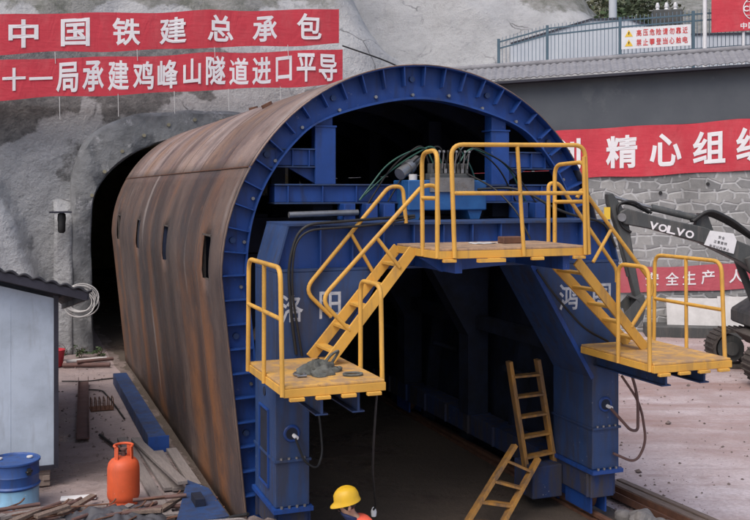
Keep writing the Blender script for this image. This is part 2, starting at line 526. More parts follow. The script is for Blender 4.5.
def hill_mat():
    m = NT('shotcrete_and_soil_slope')
    at = m.n('ShaderNodeAttribute', attribute_name='soil').outputs['Fac']
    ag = m.n('ShaderNodeAttribute', attribute_name='green').outputs['Fac']
    al = m.n('ShaderNodeAttribute', attribute_name='pale').outputs['Fac']
    def crisp(a, amt=.9, sc=2.2, l=(7, 7, 7)):
        return m.ramp(m.math('ADD', a, m.math('MULTIPLY', m.math('SUBTRACT', m.noise(sc, 10, .72, (1, 1, 1), l), .5), amt)), [(.42, 0.0), (.58, 1.0)])
    at, ag, al = crisp(at, 1.1), crisp(ag, 1.0, 1.6, (1, 5, 2)), crisp(al, .7, 2.6, (4, 8, 1))
    n1 = m.noise(.7, 9, .65)
    n2 = m.noise(4, 8, .7, (1, 1, 1), (3, 3, 3))
    col = m.ramp(n1, [(.3, (.34, .345, .352)), (.5, (.41, .415, .425)), (.72, (.47, .475, .485))])
    col = m.mix(m.ramp(n2, [(.5, 0.0), (.75, .6)]), col, (.25, .25, .255))
    col = m.mix(al, col, m.ramp(n2, [(.35, (.48, .49, .505)), (.65, (.60, .61, .625))]))
    vc = m.n('ShaderNodeTexVoronoi', feature='DISTANCE_TO_EDGE')
    wv = m.n('ShaderNodeMix', data_type='RGBA')
    cw = m.n('ShaderNodeTexNoise'); cw.inputs['Scale'].default_value = 1.4; cw.inputs['Detail'].default_value = 6
    m.t.links.new(m.tc.outputs['Object'], cw.inputs['Vector'])
    m.set(wv.inputs[0], .38); m.t.links.new(m.tc.outputs['Object'], wv.inputs[6]); m.t.links.new(cw.outputs['Color'], wv.inputs[7])
    m.t.links.new(wv.outputs[2], vc.inputs['Vector']); vc.inputs['Scale'].default_value = .9
    crack = m.math('MULTIPLY', m.ramp(vc.outputs['Distance'], [(.004, 1.0), (.022, 0.0)]), m.ramp(m.noise(.5, 4, .6, (1, 1, 1), (2, 6, 1)), [(.5, 0.0), (.6, .75)]))
    col = m.mix(crack, col, (.07, .07, .072))
    soil = m.ramp(n2, [(.35, (.11, .11, .112)), (.65, (.22, .218, .215))])
    col = m.mix(at, col, soil)
    gr = m.ramp(m.noise(2.0, 8, .75), [(.4, (.15, .155, .135)), (.6, (.27, .27, .26))])
    col = m.mix(ag, col, gr)
    m.bump(m.math('ADD', m.math('ADD', n2, m.math('MULTIPLY', n1, .8)), m.math('MULTIPLY', m.noise(14, 6, .7), .35)), .9, .14)
    return m.done(col, .92, 0, .25)


M['hill'] = hill_mat()


def stone_mat():
    m = NT('coursed_rubble_stone')
    co = m.coord((1, 1, 1))
    wob = m.noise(1.3, 2, .5, (1, 1, 1), (2, 2, 2))
    x, y, z = m.sep(co)
    x = m.math('ADD', x, m.math('MULTIPLY', wob, .35))
    z2 = m.math('MULTIPLY', m.math('ADD', z, m.math('MULTIPLY', m.noise(.6, 2), .3)), 3.1)
    row = m.math('FLOOR', z2)
    x2 = m.math('ADD', m.math('MULTIPLY', x, 2.35), m.math('MULTIPLY', m.math('MODULO', row, 2.0), .5))
    cmb = m.n('ShaderNodeCombineXYZ')
    m.set(cmb.inputs[0], x2)
    m.set(cmb.inputs[2], z2)
    v = m.n('ShaderNodeTexVoronoi', feature='DISTANCE_TO_EDGE')
    v.inputs['Scale'].default_value = 1
    v.inputs['Randomness'].default_value = .42
    m.set(v.inputs['Vector'], cmb.outputs[0])
    c = m.n('ShaderNodeTexVoronoi', feature='F1')
    c.inputs['Scale'].default_value = 1
    c.inputs['Randomness'].default_value = .42
    m.set(c.inputs['Vector'], cmb.outputs[0])
    cr = m.sep(c.outputs['Color'])[0]
    n2 = m.noise(7, 7, .7)
    st = m.ramp(m.math('ADD', m.math('MULTIPLY', cr, .45), m.math('MULTIPLY', n2, .55)), [(.22, (.17, .172, .175)), (.5, (.26, .26, .258)), (.78, (.36, .355, .345))])
    edge = m.math('ADD', v.outputs['Distance'], m.math('MULTIPLY', m.math('SUBTRACT', m.noise(4, 4, .6), .5), .16))
    mort = m.ramp(edge, [(.035, .8), (.09, 0.0)])
    col = m.mix(mort, st, m.ramp(n2, [(.3, (.40, .405, .41)), (.7, (.50, .50, .505))]))
    col = m.mix(m.ramp(m.noise(.55, 7, .68, (1.2, 1, .6), (8, 2, 5)), [(.44, 0.0), (.66, .6)]), col, (.13, .128, .122))
    m.bump(m.math('ADD', m.math('MULTIPLY', m.ramp(edge, [(.03, 0.0), (.10, 1.0)]), .55), m.math('MULTIPLY', n2, .4)), .6, .05)
    return m.done(col, .9, 0, .3)


M['rubble_wall'] = stone_mat()

# ------------------------------------------------------------------ lettering
_gl = {}


def glyph(ch, bold=.018):
    k = (ch, bold)
    if k in _gl: return _gl[k]
    cu = bpy.data.curves.new('glyph', 'FONT')
    cu.body = ch
    cu.size = 1.0
    cu.bevel_depth = bold
    cu.bevel_resolution = 0
    cu.resolution_u = 3
    ob = bpy.data.objects.new('glyph', cu)
    COL.objects.link(ob)
    dg = bpy.context.evaluated_depsgraph_get()
    me = bpy.data.meshes.new_from_object(ob.evaluated_get(dg))
    vs_ = [v.co.copy() for v in me.vertices]
    fs = [tuple(p.vertices) for p in me.polygons]
    bpy.data.objects.remove(ob)
    bpy.data.curves.remove(cu)
    bpy.data.meshes.remove(me)
    if vs_:
        x0, x1 = min(v.x for v in vs_), max(v.x for v in vs_)
        y0, y1 = min(v.y for v in vs_), max(v.y for v in vs_)
    else:
        x0 = x1 = y0 = y1 = 0
    _gl[k] = (vs_, fs, x0, x1, y0, y1)
    return _gl[k]


def put_text(mb, items, origin, ux, uz, fit=None, bold=.018, off=Vector((0, 0, 0))):
    """items: (char, cx, cz, w, h) in the sign's own plane; ux, uz unit vectors of that plane"""
    ux, uz = Vector(ux), Vector(uz)
    nrm = uz.cross(ux).normalized()          # gives the letters a film thickness
    for ch, cx, cz, wd, ht in items:
        vs_, fs, x0, x1, y0, y1 = glyph(ch, bold)
        if not vs_: continue
        sx = wd / max(.05, (x1 - x0))
        sz = ht / max(.05, (y1 - y0))
        if ch in '一人十': sz = sx = wd / .92
        if ch in '山口': sx *= .86; sz *= .86
        b0 = len(mb.v)
        for v in vs_:
            mb.v.append(Vector(origin) + ux * (cx + (v.x - (x0 + x1) / 2) * sx) + uz * (cz + (v.y - (y0 + y1) / 2) * sz) - nrm * (v.z + bold) * sz * .06 + off)
        for f in fs: mb._f(*[b0 + i for i in f])


# ------------------------------------------------------------------ ground
def axis(lo, hi, step, far):
    a = []
    x = lo
    while x <= hi + 1e-6:
        a.append(x)
        x += step
    s = step
    l, h = a[0], a[-1]
    pre, post = [], []
    while h < far:
        s *= 1.5
        h += s
        l -= s
        post.append(h)
        pre.append(l)
    return pre[::-1] + a + post


xs, ys = axis(-9, 17, .25, 400), axis(-9, 17, .25, 400)
g = MB()
nx, ny = len(xs), len(ys)


def gz(x, y):
    a = 1.0 if -9 <= x <= 17 and -9 <= y <= 17 else 0.0
    return a * (.022 * noise.noise((x * .6, y * .6, 0)) + .012 * noise.noise((x * 2.1, y * 2.1, 4))) - .012


for y in ys:
    for x in xs: g.v.append(Vector((x, y, gz(x, y))))
for j in range(ny - 1):
    for i in range(nx - 1):
        a = j * nx + i
        g._f(a, a + 1, a + nx + 1, a + nx)
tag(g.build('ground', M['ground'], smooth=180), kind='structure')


# ------------------------------------------------------------------ hillside with the portal cut into it
def pinner(n=40):
    pts = [(2.78, -.05), (2.82, 1.0), (2.85, 2.2), (2.84, 3.2), (2.76, 3.8), (2.52, 4.28), (2.08, 4.72), (1.5, 5.05), (.8, 5.25), (0, 5.32)]
    return pts + [(-x, z) for x, z in pts[-2::-1]]


def pouter():
    pts = [(3.36, -.05), (3.36, 1.0), (3.36, 2.2), (3.33, 3.5), (3.26, 4.5), (3.0, 5.15), (2.45, 5.62), (1.7, 5.88), (.8, 5.99), (0, 6.02)]
    return pts + [(-x, z) for x, z in pts[-2::-1]]


def dense(pts, n=6):
    out = []
    for i in range(len(pts) - 1):
        p0, p1, p2, p3 = (Vector((*pts[max(0, min(len(pts) - 1, k))], 0)) for k in (i - 1, i, i + 1, i + 2))
        for k in range(n):
            t = k / n
            q = .5 * ((2 * p1) + (p2 - p0) * t + (2 * p0 - 5 * p1 + 4 * p2 - p3) * t * t + (3 * p1 - p0 - 3 * p2 + p3) * t ** 3)
            out.append((q.x, q.y))
    out.append(pts[-1])
    return out


def sst(a, b, x):
    t = max(0, min(1, (x - a) / (b - a)))
    return t * t * (3 - 2 * t)


WA = Vector((10.57, 12.68, 0))
WD = Vector((3.81, -2.30, 0)).normalized()      # retaining wall runs along WD
WN = Vector((WD.y, -WD.x, 0))                   # its outward normal, towards the yard
if WN.dot(Vector((-.3, -1, 0))) < 0: WN = -WN


def wall_y(x): return WA.y + (x - WA.x) * WD.y / WD.x


def hill_pt(x, t):
    """t: arc parameter 0..1 up the profile"""
    # left / portal profile
    LP = [(14.0, -.6), (14.25, 6.0), (15.9, 8.3), (19, 12.5), (25, 20), (34, 29), (48, 37)]
    yw = wall_y(x)
    RP = [(yw + .9, -.6), (yw + .9, 6.9), (yw + 1.6, 7.55), (yw + 9.5, 8.3), (yw + 15, 15.0), (yw + 24, 23), (yw + 38, 33)]
    RP2 = [(yw + .9, -.6), (yw + .9, 6.9), (yw + 1.6, 7.55), (yw + 14, 8.6), (yw + 24, 10.5), (yw + 38, 14.5), (yw + 60, 23)]
    f = sst(4.5, 8.0, x)
    f2 = sst(14, 24, x)
    s = t * (len(LP) - 1)
    i = min(len(LP) - 2, int(s))
    u = s - i
    def at(P): return Vector((P[i][0] + (P[i + 1][0] - P[i][0]) * u, P[i][1] + (P[i + 1][1] - P[i][1]) * u, 0))
    a, b, c = at(LP), at(RP), at(RP2)
    q = a.lerp(b.lerp(c, f2), f)
    y, z = q.x, q.y
    # forward bulge of the sprayed slope left of the portal
    bz = [(-3.35, 0), (-3.85, 1.6), (-4.4, 3.25), (-4.95, 4.25), (-6.2, 5.2), (-9, 6.0)]
    xb = -9
    for (xa, za), (xc, zc) in zip(bz, bz[1:]):
        if za <= z <= zc: xb = xa + (xc - xa) * (z - za) / (zc - za)
    if z < 0: xb = -3.35
    if z > 6: xb = -9 - (z - 6) * 2
    pale = sst(0, .35, xb - x)
    y -= pale * .55 + sst(0, 3.5, xb - x) * 1.6
    far = sst(4, 12, z)
    amp = .07 + .38 * far
    nz = noise.fractal((x * .45, y * .2 + z * .3, 2.0), 1.0, 2.2, 5)
    nf = noise.fractal((x * 1.7, z * 1.7, 8.0), 1.0, 2.2, 4)
    keep = 1 - sst(3.2, 4.6, x) * (1 - sst(7.0, 8.5, z))   # stays clear of the retaining wall
    nearp = 1 - .8 * (1 - sst(.2, 1.2, abs(math.hypot(x, max(0, z - 2.9)) - 3.1)))
    y -= (amp * nz + .06 * nf) * keep * nearp
    z += .12 * nz * far
    return Vector((x, y, z)), pale, nz, nf


def hole(x, z):
    return abs(x) < 3.1 and z < 3.2 or math.hypot(x * .98, (z - 2.85) * 1.05) < 3.1 and z > 2.8


hx = [-60, -45, -34, -26, -20, -16, -13, -11]
x = -10.0
while x < 18: hx.append(x); x += .16
hx += [19, 20.5, 22.5, 25, 29, 34, 42, 52, 66]
ht = []
t = 0.0
while t < 1.0001:
    ht.append(min(t, 1))
    t += .0042 if t < .34 else (.008 if t < .7 else .02)
if ht[-1] < 1: ht.append(1.0)
hb = MB()
soil, green, palev = [], [], []
for t in ht:
    for x in hx:
        p, pale, nz, nf = hill_pt(x, t)
        hb.v.append(p)
        z = p.z
        edge = z + .9 * nz + .35 * nf
        so = sst(5.2, 5.75, edge + (0 if x < -3 else -(.55 + .12 * (x + 3)))) * (1 - sst(7.6, 8.3, edge + .04 * x)) * (1 - sst(1.0, 3.2, x))
        patch = sst(.25, .5, nf) * (1 - sst(5.2, 6, z)) * .9 * (1 - pale) * (1 - sst(2, 4, x))
        gut = (1 - sst(.0, .35, abs((x + 3.3 + .25 * nf) - 0) - .15)) * sst(3.6, 4.4, z) * (1 - sst(5.0, 5.8, z)) * .8
        soil.append(max(so * .75, .34 * patch, .7 * gut))
        green.append(sst(8.5, 9.6, edge + .22 * min(0, x + 4) * -1) * (1 - sst(3.0, 6.0, x)) * .9 + sst(13, 15, x) * sst(10, 12, z) * .9)
        palev.append(pale * (.75 + .4 * nf))
NX = len(hx)
for j in range(len(ht) - 1):
    for i in range(NX - 1):
        a = j * NX + i
        c = (hb.v[a] + hb.v[a + 1] + hb.v[a + NX + 1] + hb.v[a + NX]) / 4
        if hole(c.x, c.z) and c.y < 16: continue
        hb._f(a, a + 1, a + NX + 1, a + NX)
ho = hb.build('hillside', M['hill'], smooth=180)
tag(ho, kind='structure')
for nm, arr in (('soil', soil), ('green', green), ('pale', palev)):
    at_ = ho.data.attributes.new(nm, 'FLOAT', 'POINT')
    at_.data.foreach_set('value', [max(0.0, min(1.0, q)) for q in arr])

# portal collar, lining and pier
portal = empty('tunnel_portal', (0, 13.6, 0), label='grey sprayed concrete tunnel portal behind the rusty shell', cat='tunnel portal')
pi_, po_ = dense(pinner()), dense(pouter())
N = len(pi_)
cb = MB()
yf, yb = 13.62, 14.9
def jit(p, k): return .06 * noise.noise((p[0] * 1.6, p[1] * 1.6, k))
rows = [[(x * .0 + x, yb, z) for x, z in po_],
        [(x + jit((x, z), 1), yf + .10 + jit((x, z), 2), z + jit((x, z), 3)) for x, z in po_],
        [(x * .97 + jit((x, z), 1), yf + jit((x, z), 4), z * .985 + jit((x, z), 3)) for x, z in po_],
        [((a[0] * .5 + b[0] * .5), yf + 1.5 * jit(a, 7), (a[1] + b[1]) / 2) for a, b in zip(po_, pi_)],
        [(x * 1.015, yf + jit((x, z), 5), z * 1.008) for x, z in pi_],
        [(x + jit((x, z), 6) * .5, yf + .06, z) for x, z in pi_],
        [(x, yb, z) for x, z in pi_]]
for r_ in rows: cb.v += [Vector(q) for q in r_]
for k in range(len(rows) - 1):
    for i in range(N - 1):
        a = k * N + i
        cb._f(a, a + 1, a + N + 1, a + N)
cb.build('collar', M['collar'], portal, smooth=50)
tb = MB()
for yy in (14.85, 18, 24, 32, 40): tb.v += [Vector((x * 1.02, yy, z)) for x, z in pi_]
for k in range(4):
    for i in range(N - 1):
        a = k * N + i
        tb._f(a, a + 1, a + N + 1, a + N)
tb._f(*[4 * N + i for i in range(N)])
tb.build('tunnel_lining', M['tunnel'], portal, smooth=40)
pb = MB()
pb.grid(lambda u, v: (-3.72 + .42 * u + .05 * noise.noise((v * 5, u, 3)), 13.62 + .06 * noise.noise((u * 2, v * 6, 1)) + .10 * (1 - u) + 1.4 * sst(.70, 1.0, v), 4.6 * v - .02), 4, 30)
pb.build('pier_face', M['hill'], portal, smooth=60, solid=.3)
# anchor heads dotted over the collar
for a in range(12):
    th = R(20 + 140 * a / 11)
    rr = 3.08
    c = Vector((rr * math.cos(th) * .98, 13.58, 2.85 + rr * math.sin(th) * .95))
    MB().cyl(c, c + Vector((0, .08, 0)), .045, 8).build('anchor_head', M['tunnel'], portal, smooth=40)

# ------------------------------------------------------------------ stone retaining wall with grey band and tile coping
LW0, LW1 = -5.6, 9.5          # along the wall, from WA
wa = math.atan2(WD.y, WD.x)
wall = empty('retaining_wall', WA, wa, 'tall stone retaining wall with dark grey band and grey tiled coping', 'wall')
WM = ROOT[wall.name]
def W(x, y, z): return WM @ Vector((x, y, z))      # wall frame: x along, -y towards the yard
TW = .050                                          # its courses and coping climb to the right
def wallbox(mb, x0, x1, y0, y1, z0a, z1a, tb=True):
    a0, b0 = (z0a + TW * x0, z0a + TW * x1) if tb else (z0a, z0a)
    mb.hexa([W(x0, y0, a0), W(x1, y0, b0), W(x1, y1, b0), W(x0, y1, a0), W(x0, y0, z1a + TW * x0), W(x1, y0, z1a + TW * x1), W(x1, y1, z1a + TW * x1), W(x0, y1, z1a + TW * x0)])
m = MB(); wallbox(m, LW0, LW1, 0, .8, -.2, 5.68, False); m.build('stone_face', M['rubble_wall'], wall)
m = MB(); wallbox(m, LW0, LW1, -.015, .78, 5.68, 7.24); m.build('plaster_band', M['plaster'], wall, bevel=.01)
m = MB(); wallbox(m, LW0, LW1, -.55, -.35, -.2 , -.05); 
def tile_fn(u, v):
    x = LW0 + (LW1 - LW0) * u
    wv = abs(math.sin(math.pi * x / .19))
    row = (v * 5) % 1.0
    return W(x, -.42 + 1.05 * v, 7.235 + TW * x + .50 * v + .045 * wv - .018 * row)
m = MB(); m.grid(tile_fn, int((LW1 - LW0) / .19 * 8), 20); m.build('tile_coping', M['tile'], wall, smooth=70, solid=.025)
m = MB(); wallbox(m, LW0, LW1, -.40, -.02, 7.13, 7.20); m.build('eave_board', M['trim'], wall)
m = MB(); m.tube([W(LW0 + (LW1 - LW0) * k / 20, .62, 7.76 + TW * (LW0 + (LW1 - LW0) * k / 20)) for k in range(21)], .09, 10); m.build('ridge_tile', M['tile'], wall, smooth=50)
for k in range(9):
    q = (-3 + k * 1.27, 0, 4.05 + .25 * ((k * 7) % 3) - .4)
    m = MB(); m.cyl(W(q[0], -.03, q[2]), W(q[0], .1, q[2]), .05, 10); m.build('weep_pipe', M['black'], wall, smooth=40)


# ------------------------------------------------------------------ banners
def banner(name, label, origin, ux, uz, W0, H, items, thick=.012, amp=.02, bold=.022, extra=None, mat='red'):
    ux, uz = Vector(ux).normalized(), Vector(uz).normalized()
    out = ux.cross(uz).normalized()               # towards the viewer side
    rt = empty(name, origin, 0, label, 'banner')
    o = Vector(origin)
    def sag(x, z): return out * (amp * math.sin(x * 1.7 + z * .8) + .5 * amp * math.sin(x * 4.3 + 1) * (.5 + z)) + uz * ((z / H - .5) * .035 * math.sin(x * 2.6 + 1) - .025 * abs(math.sin(x * .83)))
    m = MB()
    nu, nv = max(8, int(W0 / .09)), 10
    m.grid(lambda u, v: o + ux * (u * W0) + uz * (v * H) + sag(u * W0, v * H), nu, nv)
    cl = m.build('cloth', M[mat], rt, solid=.008)
    m = MB()
    put_text(m, items, o, ux, uz, bold=bold)
    for i, p in enumerate(m.v):
        d = p - o
        m.v[i] = p + sag(d.dot(ux), d.dot(uz)) + out * .012
    m.build('lettering', M['white_letter'], rt)
    if extra: extra(rt, o, ux, uz, out)
    return rt


def line(text, x0, dx, cz, wd, ht): return [(c, x0 + i * dx, cz, wd, ht) for i, c in enumerate(text) if c != ' ']


def cords(drops):
    def f(rt, o, ux, uz, out):
        for x, z0, z1 in drops:
            m = MB(); m.tube([o + ux * x + uz * z0 + out * .01, o + ux * (x + .01) + uz * z1 + out * .03], .008, 5); m.build('tie_cord', M['sheet'], rt)
    return f


tl1 = Vector((1, 0, .083))
tl2 = Vector((1, 0, .083))
BY = 13.15
sc_ = 23.95 / 24.5
# (positions come from the span seen between the left frame edge and the shell)
banner('banner', 'upper red banner on the slope with seven widely spaced white characters', (-7.6, BY, 6.92), tl1, (0, 0, 1), 11.0, .92,
       [(c, x, .46, .66, .66) for c, x in zip('中国铁建总承包', (3.2, 4.36, 5.55, 6.67, 7.85, 9.0, 10.18))], extra=cords([(2.0 + 1.9 * k, 0, -.28) for k in range(5)]))
banner('banner', 'lower red banner on the slope crowded with small white characters', (-7.6, BY, 5.86), tl2, (0, 0, 1), 11.1, .92,
       line('铁十一局承建鸡峰山隧道进口平导', 2.40, .592, .46, .50, .72), extra=cords([(1.3 + 1.35 * k, 0, -.55) for k in range(7)]))
# banner under the grey band of the wall, and the small one low on the stone
wx = Vector((WD.x, WD.y, TW)).normalized()
banner('banner', 'wide red banner with large white characters below the grey wall band', W(-3.4, -.06, 4.15), wx, (0, 0, 1), 12.5, 1.40,
       [(c, x, .70, .86, .92) for c, x in zip('精心策划精心组织', (-0.9, 0.35, 1.62, 2.86, 4.42, 5.62, 6.78, 7.92))][2:], bold=.026)
banner('banner', 'small red safety banner low on the stone wall beside the excavator', W(.95, -.05, 1.10), wx, (0, 0, 1), 6.6, .70,
       [(c, x, .36, .36, .38) for c, x in zip('安全生产', (.9, 1.44, 1.9, 2.4))] + [(c, x, .36, .36, .38) for c, x in zip('人人有责', (3.15, 3.65, 4.15, 4.65))], bold=.015, amp=.01, mat='red_faded')

# ------------------------------------------------------------------ plateau above the wall: fence, pale wall, signs, pole, trees
FY = 2.4
def wz(x): return 7.45 + TW * x
fence = empty('steel_fence', W(0, FY, 7.4), wa, 'thin barred green grey steel fence above the tiled coping', 'fence')
posts = [-2.55, -1.05, 1.15, 3.3, 5.4, 7.5]
ftop = [8.72, 9.1, 9.28, 9.40, 9.50, 9.60]
for a, zt in zip(posts, ftop):
    m = MB(); m.box(-.045, .045, -.045, .045, 0, 1)
    m.v = [W(a + q.x, FY + q.y, 7.2 + q.z * (zt - 7.2)) for q in m.v]
    m.build('post', M['fence'], fence)
for i in range(len(posts) - 1):
    for off in (.10, .30, 1.15):
        m = MB(); m.bar(W(posts[i], FY, ftop[i] - off), W(posts[i + 1], FY, ftop[i + 1] - off), .035, .045); m.build('rail', M['fence'], fence)
    m = MB()
    n = int((posts[i + 1] - posts[i]) / .115)
    for k in range(1, n):
        u = k / n
        x = posts[i] + (posts[i + 1] - posts[i]) * u
        zt = ftop[i] + (ftop[i + 1] - ftop[i]) * u
        m.bar(W(x, FY + .001, 7.3), W(x, FY + .001, zt + .03), .014, .014, (1, 0, 0))
    m.build('bar_panel', M['fence_thin'], fence)

pw = empty('parapet_wall', W(0, 5.5, 7.4), wa, 'pale rendered parapet with sloping top standing behind the steel fence', 'wall')
m = MB()
poly = [(-2.3, 7.3), (8.5, 7.3), (8.5, 9.1), (3.2, 9.15), (1.6, 9.75), (.4, 9.75), (-1.4, 9.25), (-2.3, 9.0)]
b0 = len(m.v)
for yy in (5.5, 5.75): m.v += [W(p[0], yy, p[1]) for p in poly]
n = len(poly)
m._f(*range(n)); m._f(*[n + i for i in reversed(range(n))])
for i in range(n): m._f(i, n + i, n + (i + 1) % n, (i + 1) % n)
m.build('wall_panel', M['pale_wall'], pw)
m = MB()
for (xa, za), (xb_, zb) in zip(poly[2:-1], poly[3:]): m.bar(W(xa, 5.62, za + .03), W(xb_, 5.62, zb + .03), .34, .06)
m.build('capping', M['trim'], pw)

ws = empty('warning_sign', W(1.05, FY - .12, 8.0), wa, 'long white warning sign with red characters hung on the steel fence', 'sign')
def on(x, y, z): return W(x, y, z)
SX0, SX1, SZ0, SZ1 = 1.18, 3.22, 8.28, 8.92
m = MB()
m.hexa([W(SX0, FY - .12, SZ0), W(SX1, FY - .12, SZ0 + .07), W(SX1, FY - .09, SZ0 + .07), W(SX0, FY - .09, SZ0), W(SX0, FY - .12, SZ1), W(SX1, FY - .12, SZ1 + .07), W(SX1, FY - .09, SZ1 + .07), W(SX0, FY - .09, SZ1)])
m.build('board', M['white_paint'], ws)
sx = Vector((WD.x, WD.y, .034)).normalized()
m = MB()
for r, tx in enumerate(('高压危险请勿靠近', '禁止攀登当心触电')):
    put_text(m, [(c, .52 + i * .193, .47 - r * .29, .15, .20) for i, c in enumerate(tx)], W(SX0, FY - .128, SZ0), sx, (0, 0, 1), bold=.02)
m.build('lettering', M['warn_red'], ws)
for r in range(2):
    m = MB(); c = W(SX0, FY - .126, SZ0) + sx * .22 + Vector((0, 0, .47 - r * .29))
    m.v = [c + sx * a + Vector((0, 0, b)) for a, b in ((-.12, -.10), (.12, -.10), (0, .11))]; m._f(0, 1, 2)
    m.build('hazard_triangle', M['warn'], ws, solid=.003)
    m = MB(); c = c + (-WN if WN.y > 0 else WN) * .004
    m.v = [c + sx * a + Vector((0, 0, b)) for a, b in ((-.02, .04), (.02, .04), (.008, -.04), (-.008, -.04))]; m._f(0, 1, 2, 3)
    m.build('hazard_mark', M['black'], ws, solid=.002)

rs = empty('company_sign', W(4.5, FY - .3, 7.4), wa, 'red square sign with white globe emblem at the right end of the fence', 'sign')
RX0, RX1, RZ0, RZ1 = 3.78, 5.9, 8.72, 9.78
m = MB(); m.hexa([W(RX0, FY - .34, RZ0 - .04), W(RX1, FY - .34, RZ0 + .03), W(RX1, FY - .30, RZ0 + .03), W(RX0, FY - .30, RZ0 - .04), W(RX0, FY - .34, RZ1 - .04), W(RX1, FY - .34, RZ1 + .03), W(RX1, FY - .30, RZ1 + .03), W(RX0, FY - .30, RZ1 - .04)])
m.build('board', M['red'], rs)
for a in (3.60, 4.7):
    m = MB(); m.cyl(W(a, FY - .25, 7.2), W(a, FY - .25, 10.4 if a < 4 else 9.9), .045 if a > 4 else .06, 10); m.build('post', M['white_paint'], rs, smooth=40)
gc = Vector((5.02, 0, 9.36))
def ring_pts(cx, cz, rx, rz, n=40): return [W(cx + rx * math.cos(2 * math.pi * k / n), FY - .352, cz + rz * math.sin(2 * math.pi * k / n)) for k in range(n)]
m = MB()
m.tube(ring_pts(gc.x, gc.z, .34, .34), .014, 5, closed=True)
m.tube(ring_pts(gc.x, gc.z, .16, .34), .009, 5, closed=True)
for dz in (-.2, .2):
    hw = math.sqrt(.34 ** 2 - dz ** 2)
    m.tube([W(gc.x - hw, FY - .352, gc.z + dz), W(gc.x + hw, FY - .352, gc.z + dz)], .009, 5)
m.build('globe_emblem', M['white_letter'], rs)
m = MB()
put_text(m, [(c, -.27 + .18 * i, 0, .16, .17) for i, c in enumerate('CRCC')], W(gc.x, FY - .366, gc.z), WD, (.0, 0, 1), bold=.03)
put_text(m, [(c, -.33 + .22 * i, -.50, .18, .18) for i, c in enumerate('中国铁建')], W(gc.x, FY - .346, gc.z), WD, (.0, 0, 1), bold=.02)
m.build('lettering', M['white_letter'], rs)

up = empty('utility_pole', W(1.35, 9, 8), 0, 'grey concrete utility pole standing behind the fence', 'pole')
m = MB(); m.cyl(W(1.35, 9, 7.3), W(1.35, 9, 16.5), .17, 14, .11); m.build('shaft', M['pale_wall'], up, smooth=40)
m = MB(); m.bar(W(.5, 9, 15.6), W(2.2, 9, 15.6), .08, .08); m.build('crossarm', M['steel'], up)
for k in (-.7, 0, .7):
    m = MB(); m.lathe([(.04, 0), (.07, .03), (.04, .07), (.06, .11), (.03, .16)], W(1.35 + k, 9, 15.64), 10); m.build('insulator', M['white_paint'], up, smooth=50)
tc_ = empty('transformer_cabinet', W(3.0, 6.8, 8), wa, 'dark grey transformer cabinet behind the fence left of the red sign', 'transformer')
m = MB(); m.box(-.5, .5, -.4, .4, 0, 2.55); m.v = [W(3.05 + q.x, 7.0 + q.y, 7.7 + q.z) for q in m.v]; m.build('housing', M['exc_grey'], tc_, bevel=.03)
m = MB()
for k in range(7): m.box(-.47 + k * .15, -.41 + k * .15, -.52, -.4, .7, 2.2)
m.v = [W(3.05 + q.x, 7.0 + q.y, 7.7 + q.z) for q in m.v]; m.build('cooling_fin', M['exc_grey'], tc_)
for k in (-.3, 0, .3):
    m = MB(); m.lathe([(.05, 0), (.08, .05), (.05, .1), (.08, .16), (.04, .3)], W(3.05 + k, 7.0, 10.25), 10); m.build('bushing', M['white_paint'], tc_, smooth=50)


def crown(mb, c, rx, rz, n, leaf, rng):
    cl = []
    for k in range(max(7, n // 90)):
        d = Vector((rng.gauss(0, 1), rng.gauss(0, 1), rng.gauss(0, 1))).normalized() * rng.uniform(.35, 1.0)
        cl.append((Vector((d.x * rx, d.y * rx, d.z * rz)), rng.uniform(.25, .5)))
    for k in range(n):
        o, s = rng.choice(cl)
        d = Vector((rng.gauss(0, 1), rng.gauss(0, 1), rng.gauss(0, .8))) * .55
        p = Vector(c) + o + Vector((d.x * rx * s, d.y * rx * s, d.z * rz * s))
        a = Vector((rng.uniform(-1, 1), rng.uniform(-1, 1), rng.uniform(-.6, .6))).normalized()
        b = a.cross(Vector((rng.uniform(-1, 1), rng.uniform(-1, 1), rng.uniform(-1, 1)))).normalized()
        l = leaf * rng.uniform(.6, 1.4)
        b0 = len(mb.v)
        mb.v += [p - a * l, p + b * l * .45, p + a * l, p - b * l * .45]
        mb._f(b0, b0 + 1, b0 + 2, b0 + 3)


def tree(label, x, y, z0, h, rx, leaf_m, seed, n=2600, leaf=.13, cat='tree'):
    rng = random.Random(seed)
    base = W(x, y, z0)
    rt = empty('hill_tree', base, 0, label, cat, 'trees and bushes on the hilltop')
    m = MB()
    top = base + Vector((rng.uniform(-.2, .2), rng.uniform(-.2, .2), h * .75))
    m.tube([base, base.lerp(top, .4) + Vector((.06, .03, 0)), top], lambda t: .13 * (1 - .75 * t), 8)
    for k in range(5):
        s = base.lerp(top, .3 + .13 * k)
        m.tube([s, s + Vector((rng.uniform(-1, 1) * rx * .6, rng.uniform(-1, 1) * rx * .6, rng.uniform(.2, .6) * h * .35))], lambda t: .06 * (1 - .7 * t), 6)
    m.build('trunk', M['bark'], rt, smooth=60)
    m = MB()
    crown(m, base + Vector((0, 0, h * .62)), rx, h * .36, n, leaf, rng)
    m.build('crown', M[leaf_m], rt)


tree('dark green hilltop tree left of the utility pole', .4, 22, 10.6, 3.2, 1.6, 'leaf_olive', 1, 1400)
tree('olive hilltop tree between the pole and the transformer', 2.7, 17, 9.2, 3.9, 1.6, 'leaf_dark', 2, 1900)
tree('bright green low bush right of the utility pole', 2.0, 12, 8.4, 2.8, 1.1, 'leaf_green', 3, 1800)
tree('pale olive tree highest on the hilltop behind the pole', 3.2, 26, 11.5, 4.6, 2.4, 'leaf_olive', 6, 3200)

